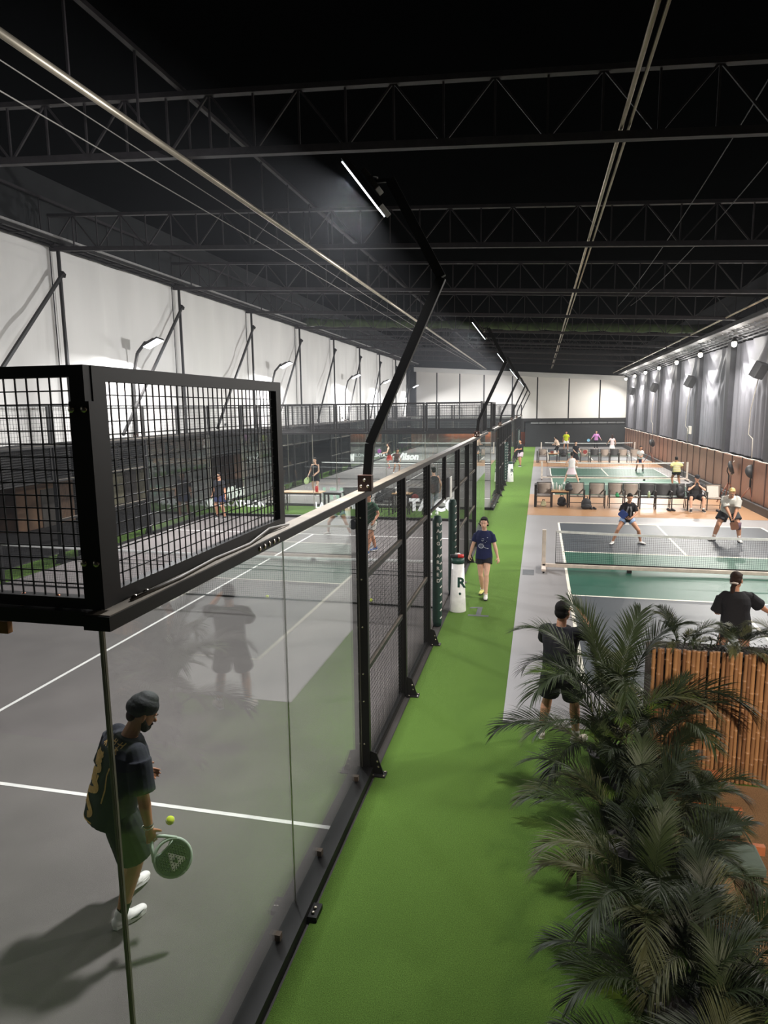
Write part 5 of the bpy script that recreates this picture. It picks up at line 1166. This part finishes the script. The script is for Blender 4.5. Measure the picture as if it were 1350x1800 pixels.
# 4. woman in black t-shirt at the right edge, seen from behind
J = person((4.42, 7.35), -0.05, 1.64, 'person in a loose black t-shirt and pale hair band above the bamboo screen',
    dict(lean=0.22, side=-0.03, pel=(0, -0.03, 0.86), aL=(-0.20, -0.05, 0.085), aR=(0.26, 0.05, 0.085), wR=(0.52, 0.30, 1.00), ehR=(0.6, -0.5, -1), wL=(-0.18, 0.34, 0.95), ehL=(-0.5, -1, -0.6), look=(-0.45, 0.25, 0.0)),
    SKIN, HAIRB, dict(mat=CB, sleeve=0.98, hem=0.16, loose=0.040), dict(mat=cloth('tan', (150, 118, 92)), len=0.40, loose=0.01), dict(mat=SHOEW), lod=0, female=True, hairstyle='lowtail', build=1.05)
MB().tube([J['hp3'](-0.05,-0.10,-0.055), J['hp3'](0.0,-0.135,-0.05), J['hp3'](0.05,-0.10,-0.055)], 0.014, 10).build('hair_band', mat('pale_scrunchie', (214, 200, 190), 0.8), J['root'], label='pale scrunchie')
held(J, 'R', lambda l: paddle(l, (50, 54, 70)), (1, 0.2, 0.05), (0, 0, 1), 'dark paddle held out at the right edge by the person above the bamboo')
# 5. crouching woman behind the net, near court
J = person((4.16, 17.0), PI+0.1, 1.62, 'person crouching ready behind the nearest net in a black jersey and pale blue shorts',
    dict(pel=(0.0, 0.0, 0.80), lean=0.30, aL=(-0.42, -0.02, 0.085), aR=(0.40, 0.06, 0.085), khL=(-0.4, 1, 0), khR=(0.4, 1, 0), wL=(-0.05, 0.40, 0.86), wR=(0.10, 0.36, 0.84), fL=(-0.6, 0.8, 0), fR=(0.5, 0.8, 0), curl=0.8, look=(0, 0.15, 0), hdL=(0.6,0.6,-0.2), hdR=(-0.5,0.6,-0.1), ehL=(-1, -0.8, 0), ehR=(1, -0.8, 0)),
    SKIN, HAIR, dict(mat=CB, sleeve=0.80, hem=0.10, loose=0.022), dict(mat=cloth('pale_blue', (150, 172, 208)), len=0.36, loose=0.02), dict(mat=SHOEW, sole=SOLE), lod=1, female=True, hairstyle='bun')
decal(J, J['top'], [(0.045, [(0.03, 0.22), (0.06, 0.10), (0.07, -0.08)]), (0.045, [(-0.03, 0.22), (-0.06, 0.10), (-0.07, -0.08)])], J['sp'](0.16), J['sv'], (0, 0, 1), (0, -1, 0), 'grey_panels', cloth('mid_grey', (140, 140, 144)), 0.04, 0.005)
held(J, 'R', lambda l: paddle(l, (52, 72, 140)), (0.75, 0.1, 0.62), (0.3, 1, 0), 'dark blue paddle held across the body of the crouching player', 0.05)
# 6. man in grey t-shirt bending
J = person((6.95, 17.82), PI-0.12, 1.76, 'person with bleached hair bending behind the nearest net in a pale grey t-shirt',
    dict(pel=(0.0, -0.05, 0.86), lean=0.52, aL=(-0.30, 0.02, 0.085), aR=(0.34, -0.05, 0.085), khL=(-0.3, 1, 0), khR=(0.3, 1, 0), wL=(-0.08, 0.40, 0.72), wR=(-0.01, 0.42, 0.72), fL=(-0.2, 1, 0), fR=(0.8, 0.7, 0), look=(0, 0.25, 0), ehL=(-1, -0.2, 0), ehR=(1, -0.2, 0), curl=0.9, hdL=(0.3, 0.3, -0.9), hdR=(-0.3, 0.3, -0.9)),
    SKIN, HAIRY, dict(mat=CG, sleeve=0.92, hem=0.12, loose=0.030), dict(mat=CD, len=0.62, loose=0.04), dict(mat=SHOEW, sole=SOLE, sock=SOCKW, sockh=0.30), lod=1, build=1.14)
kn = J['kL']; MB().tube([kn+V((0,0.01,0.09)), kn+V((0,0.02,0)), kn+V((0,-0.0,-0.09))], [0.070,0.066,0.064], 16).build('knee_sleeve', cloth('mauve', (104, 84, 96)), J['root'], label='mauve knee sleeve')
held(J, 'L', lambda l: paddle(l, (110, 70, 50)), (-0.2, 0.1, -1), (0, 1, 0), 'brown paddle held low by the bending player in grey', 0.05)
# 7. seated spectator
J = person((7.34, 23.85), PI, 1.72, 'person in a dark cap sitting in the front chair row, hands raised to the face',
    dict(pel=(0, 0.02, 0.53), lean=0.10, aL=(-0.20, 0.50, 0.085), aR=(0.22, 0.48, 0.085), khL=(-0.4, 1, 0.8), khR=(0.4, 1, 0.8), wL=(-0.07, 0.20, 0.94), wR=(0.08, 0.20, 0.94), ehL=(-0.9, 0.5, -1), ehR=(0.9, 0.5, -1), hdL=(0.2,-0.3,1), hdR=(-0.2,-0.3,1), curl=0.7, look=(0, 0.25, 0)),
    SKINL, HAIR, dict(mat=CD, sleeve=0.7, hem=0.06, loose=0.028), dict(mat=CB, len=0.85, loose=0.03), dict(mat=BAGB, sole=WHT, sock=SOCKW, sockh=0.12), lod=1)
hp3 = J['hp3']; m = MB(); m.ell(hp3(0,-0.01,0.09), (0.092,0.104,0.062), J['HM']); m.loft([(hp3(0,0.07+q*0.07,0.085-q*0.012), J['HM']@V((1,0,0)), J['HM']@V((0,0,1)), 0.075-0.02*q, 0.006) for q in (0,1)], 12); m.build('cap', CB, J['root'], label='black cap')
# 8-13 padel players
J = person((-9.28, 19.35), PI-0.25, 1.66, 'person in a black t-shirt and navy shorts at the nearest court far left',
    dict(aL=(-0.17, 0, 0.085), aR=(0.17, 0, 0.085), wL=(-0.30, 0.05, 0.86), wR=(0.31, 0.08, 0.86), curl=0.7), SKIN, HAIR, dict(mat=CB, sleeve=0.78, hem=0.12, loose=0.03), dict(mat=cloth('navy_shorts', (40, 44, 70)), len=0.68, loose=0.035), dict(mat=BAGB), lod=1, build=1.12)
held(J, 'R', lambda l: padel_racket(l, RKF, mat('white_face', (200,200,196), 0.5), False), (0.4, 0.1, -0.9), (0, 1, 0), 'pale padel racket hanging from the hand of the player in black at the far left')
J = person((-8.0, 26.1), PI-0.2, 1.70, 'person in a black tank top and black shorts in the second padel court',
    dict(aL=(-0.15, 0.05, 0.085), aR=(0.16, -0.08, 0.085), wR=(0.34, 0.06, 0.92), wL=(-0.14, 0.28, 0.98), curl=0.6, lean=0.06), SKINL, HAIR, dict(mat=CB, sleeve=0, hem=0.10, loose=0.016, tank=True), dict(mat=CB, len=0.62, loose=0.03), dict(mat=SHOEW), lod=1)
held(J, 'R', lambda l: padel_racket(l, mat('lime_frame', (206, 222, 160), 0.5), mat('lime_face', (190, 206, 150), 0.5), False), (0.25, 0.3, -0.9), (0, 1, 0.2), 'pale green padel racket held by the player in the black tank top')
J = person((-7.56, 39.3), 1.7, 1.64, 'person in a red skirt and dark top in the second padel court',
    dict(wL=(-0.15, 0.36, 1.05), wR=(0.05, 0.38, 1.08), lean=0.08, curl=0.8), SKINL, HAIRB, dict(mat=cloth('dark_brown', (66, 58, 48)), sleeve=0, hem=0.02, loose=0.012, tank=True), dict(mat=cloth('red_skirt', (186, 62, 54)), len=0.75, skirt=True, name='skirt'), dict(mat=mat('pink_shoe', (200, 90, 120), 0.5)), lod=2, female=True, hairstyle='ponytail')
held(J, 'R', lambda l: round_racket(l, (170, 96, 176)), (-0.2, 1, 0.5), (1, 0, 0), 'pink purple racket held up by the player in the red skirt')
J = person((-6.5, 36.4), PI+0.6, 1.60, 'person in a brown top bending just right of the one in the red skirt',
    dict(lean=0.35, pel=(0, 0, 0.84), aL=(-0.2, 0, 0.085), aR=(0.2, 0, 0.085)), SKIN, HAIRB, dict(mat=cloth('dusty_brown', (96, 76, 70)), sleeve=0.6, hem=0.05), dict(mat=CD, len=0.4), dict(mat=SHOEW), lod=2, female=True, hairstyle='ponytail')
J = person((-1.90, 21.25), 0.5, 1.74, 'person in a dark tank top and pale trousers seen from behind through the wire mesh',
    dict(aL=(-0.13, 0, 0.085), aR=(0.14, 0.05, 0.085), wR=(0.28, 0.10, 0.90)), SKINL, HAIR, dict(mat=CD, sleeve=0, hem=0.12, tank=True, loose=0.02), dict(mat=cloth('pale_trousers', (150, 156, 166)), len=1.85, name='trousers', loose=0.02), dict(mat=SHOEW), lod=1)
J = person((-2.55, 14.6), PI-0.5, 1.70, 'person in dark green striding behind the thick first fence post of the nearest court',
    dict(lean=0.12, aL=(-0.1, 0.30, 0.085), aR=(0.12, -0.28, 0.10), wL=(-0.3, 0.2, 0.95), wR=(0.34, 0.1, 1.0)), SKIN, HAIR, dict(mat=cloth('dark_green', (48, 76, 56)), sleeve=0.7, hem=0.1), dict(mat=CG, len=0.6), dict(mat=mat('blue_shoe', (60, 84, 130), 0.5)), lod=1)
held(J, 'R', lambda l: padel_racket(l, BLACK, CB, False), (0.6, 0.2, -0.7), (0, 1, 0), 'black padel racket held by the striding person in dark green')
# 14 man far on the walkway
J = person((0.60, 41.7), 2.4, 1.76, 'person in a black t-shirt and pale shorts far down the green walkway',
    dict(aL=(-0.1, 0.12, 0.085), aR=(0.12, -0.1, 0.085), wL=(-0.05, 0.36, 1.1), wR=(0.2, 0.3, 1.0), lean=0.08), SKIN, HAIR, dict(mat=CB, sleeve=0.75, hem=0.1), dict(mat=cloth('pale_pink', (196, 176, 186)), len=0.7, loose=0.03), dict(mat=BAGB), lod=2)
# 15.. pickleball players
J = person((3.33, 31.85), 0.05, 1.66, 'person in a white tank top and skirt seen from behind on the middle court',
    dict(pel=(0, 0, 0.86), lean=0.18, aL=(-0.36, 0, 0.085), aR=(0.38, 0.03, 0.085), wR=(0.26, 0.32, 0.98), wL=(-0.28, 0.26, 1.0)), SKINL, HAIR, dict(mat=CW, sleeve=0, hem=0.02, tank=True), dict(mat=cloth('blush_skirt', (226, 206, 212)), len=0.8, skirt=True, name='skirt'), dict(mat=SHOEW), lod=2, female=True, hairstyle='ponytail')
J = person((7.46, 38.85), PI, 1.62, 'person in a white t-shirt and dark skirt standing beyond the middle net',
    dict(pel=(0, 0, 0.84), lean=0.22, aL=(-0.2, 0, 0.085), aR=(0.2, 0, 0.085), wL=(-0.04, 0.34, 0.95), wR=(0.06, 0.34, 0.95)), SKIN, HAIR, dict(mat=CW, sleeve=0.6, hem=0.05, loose=0.02), dict(mat=CN, len=0.8, skirt=True, name='skirt'), dict(mat=BAGB, sock=SOCKB, sockh=0.3), lod=2, female=True, hairstyle='bun')
J = person((8.10, 31.5), 0.1, 1.50, 'person in a yellow striped t-shirt at the right end of the middle net',
    dict(pel=(0, 0, 0.84), lean=0.22, aL=(-0.18, 0, 0.085), aR=(0.2, 0, 0.085), wL=(-0.26, 0.25, 1.0), wR=(0.26, 0.25, 1.0)), SKIND, HAIR, dict(mat=cloth('pale_yellow', (216, 206, 140)), sleeve=0.85, hem=0.08, loose=0.03), dict(mat=CB, len=0.35, loose=0.03), dict(mat=SHOEW), lod=2, female=True, hairstyle='bun', build=1.15)
decal(J, J['top'], [(0.02, [(-0.2, z), (0.2, z)]) for z in (-0.12, -0.02, 0.08, 0.18)], J['sp'](0.16), (1,0,0), (0,0,1), (0,1,0), 'stripes', CW, 0.02, 0.006)
J = person((3.95, 41.2), PI+0.3, 1.66, 'person in black with a red paddle in front of the second chair row',
    dict(aL=(-0.1, 0, 0.085), aR=(0.14, 0.02, 0.085), wL=(-0.28, 0.26, 1.02), wR=(0.05, 0.30, 1.0)), SKINL, HAIR, dict(mat=CB, sleeve=0.5, hem=0.05), dict(mat=CB, len=0.9, skirt=True, name='skirt'), dict(mat=SHOEW), lod=2, female=True, hairstyle='ponytail')
held(J, 'L', lambda l: round_racket(l, (150, 60, 56)), (-0.9, 0.3, 0.2), (0, 1, 0.2), 'red paddle held by the person in black before the second chair row')
J = person((4.0, 58.0), PI, 1.70, 'person in a lime yellow t-shirt and white shorts on the farthest court',
    dict(aL=(-0.18, 0, 0.085), aR=(0.18, 0, 0.085)), SKIN, HAIR, dict(mat=cloth('lime', (196, 206, 40)), sleeve=0.75, hem=0.08, loose=0.03), dict(mat=CW, len=0.65, loose=0.04), dict(mat=SHOEW), lod=2)
J = person((6.62, 59.7), PI, 1.66, 'person in a pink purple long sleeved top on the farthest court with a blue paddle',
    dict(wR=(0.45, 0.25, 0.98), wL=(-0.42, 0.15, 0.95)), SKINL, HAIRB, dict(mat=cloth('orchid', (206, 140, 200)), sleeve=1.4, hem=0.08, loose=0.02), dict(mat=CB, len=1.8, name='trousers'), dict(mat=SHOEW), lod=2, female=True)
held(J, 'R', lambda l: round_racket(l, (130, 190, 220)), (0.8, 0.2, -0.3), (0, 1, 0), 'light blue round paddle held by the person in the pink purple top')
J = person((7.24, 52.3), 0.1, 1.62, 'person with long hair in a white top seen from behind at the farthest net',
    dict(wL=(-0.38, 0.15, 0.95), wR=(0.30, 0.1, 0.92)), SKINL, HAIRB, dict(mat=cloth('blush_white', (222, 200, 200)), sleeve=0.2, hem=0.1), dict(mat=CW, len=0.8, skirt=True, name='skirt'), dict(mat=SHOEW), lod=2, female=True, hairstyle='long')
J = person((3.17, 52.0), 0.9, 1.62, 'person in a cream top and white visor bending by the farthest net, left',
    dict(pel=(0, 0, 0.85), lean=0.4, aL=(-0.18, 0, 0.085), aR=(0.2, 0, 0.085), wL=(-0.1, 0.45, 0.9), wR=(0.2, 0.4, 0.9)), SKINL, HAIR, dict(mat=cloth('cream', (206, 180, 160)), sleeve=0.5, hem=0.04), dict(mat=CB, len=1.6, name='leggings', loose=0.006), dict(mat=SHOEW), lod=2, female=True, hairstyle='ponytail')
MB().ell(J['hp3'](0,0.02,0.075), (0.092,0.11,0.02), J['HM']).build('visor', CW, J['root'])
bpy.context.view_layer.update()
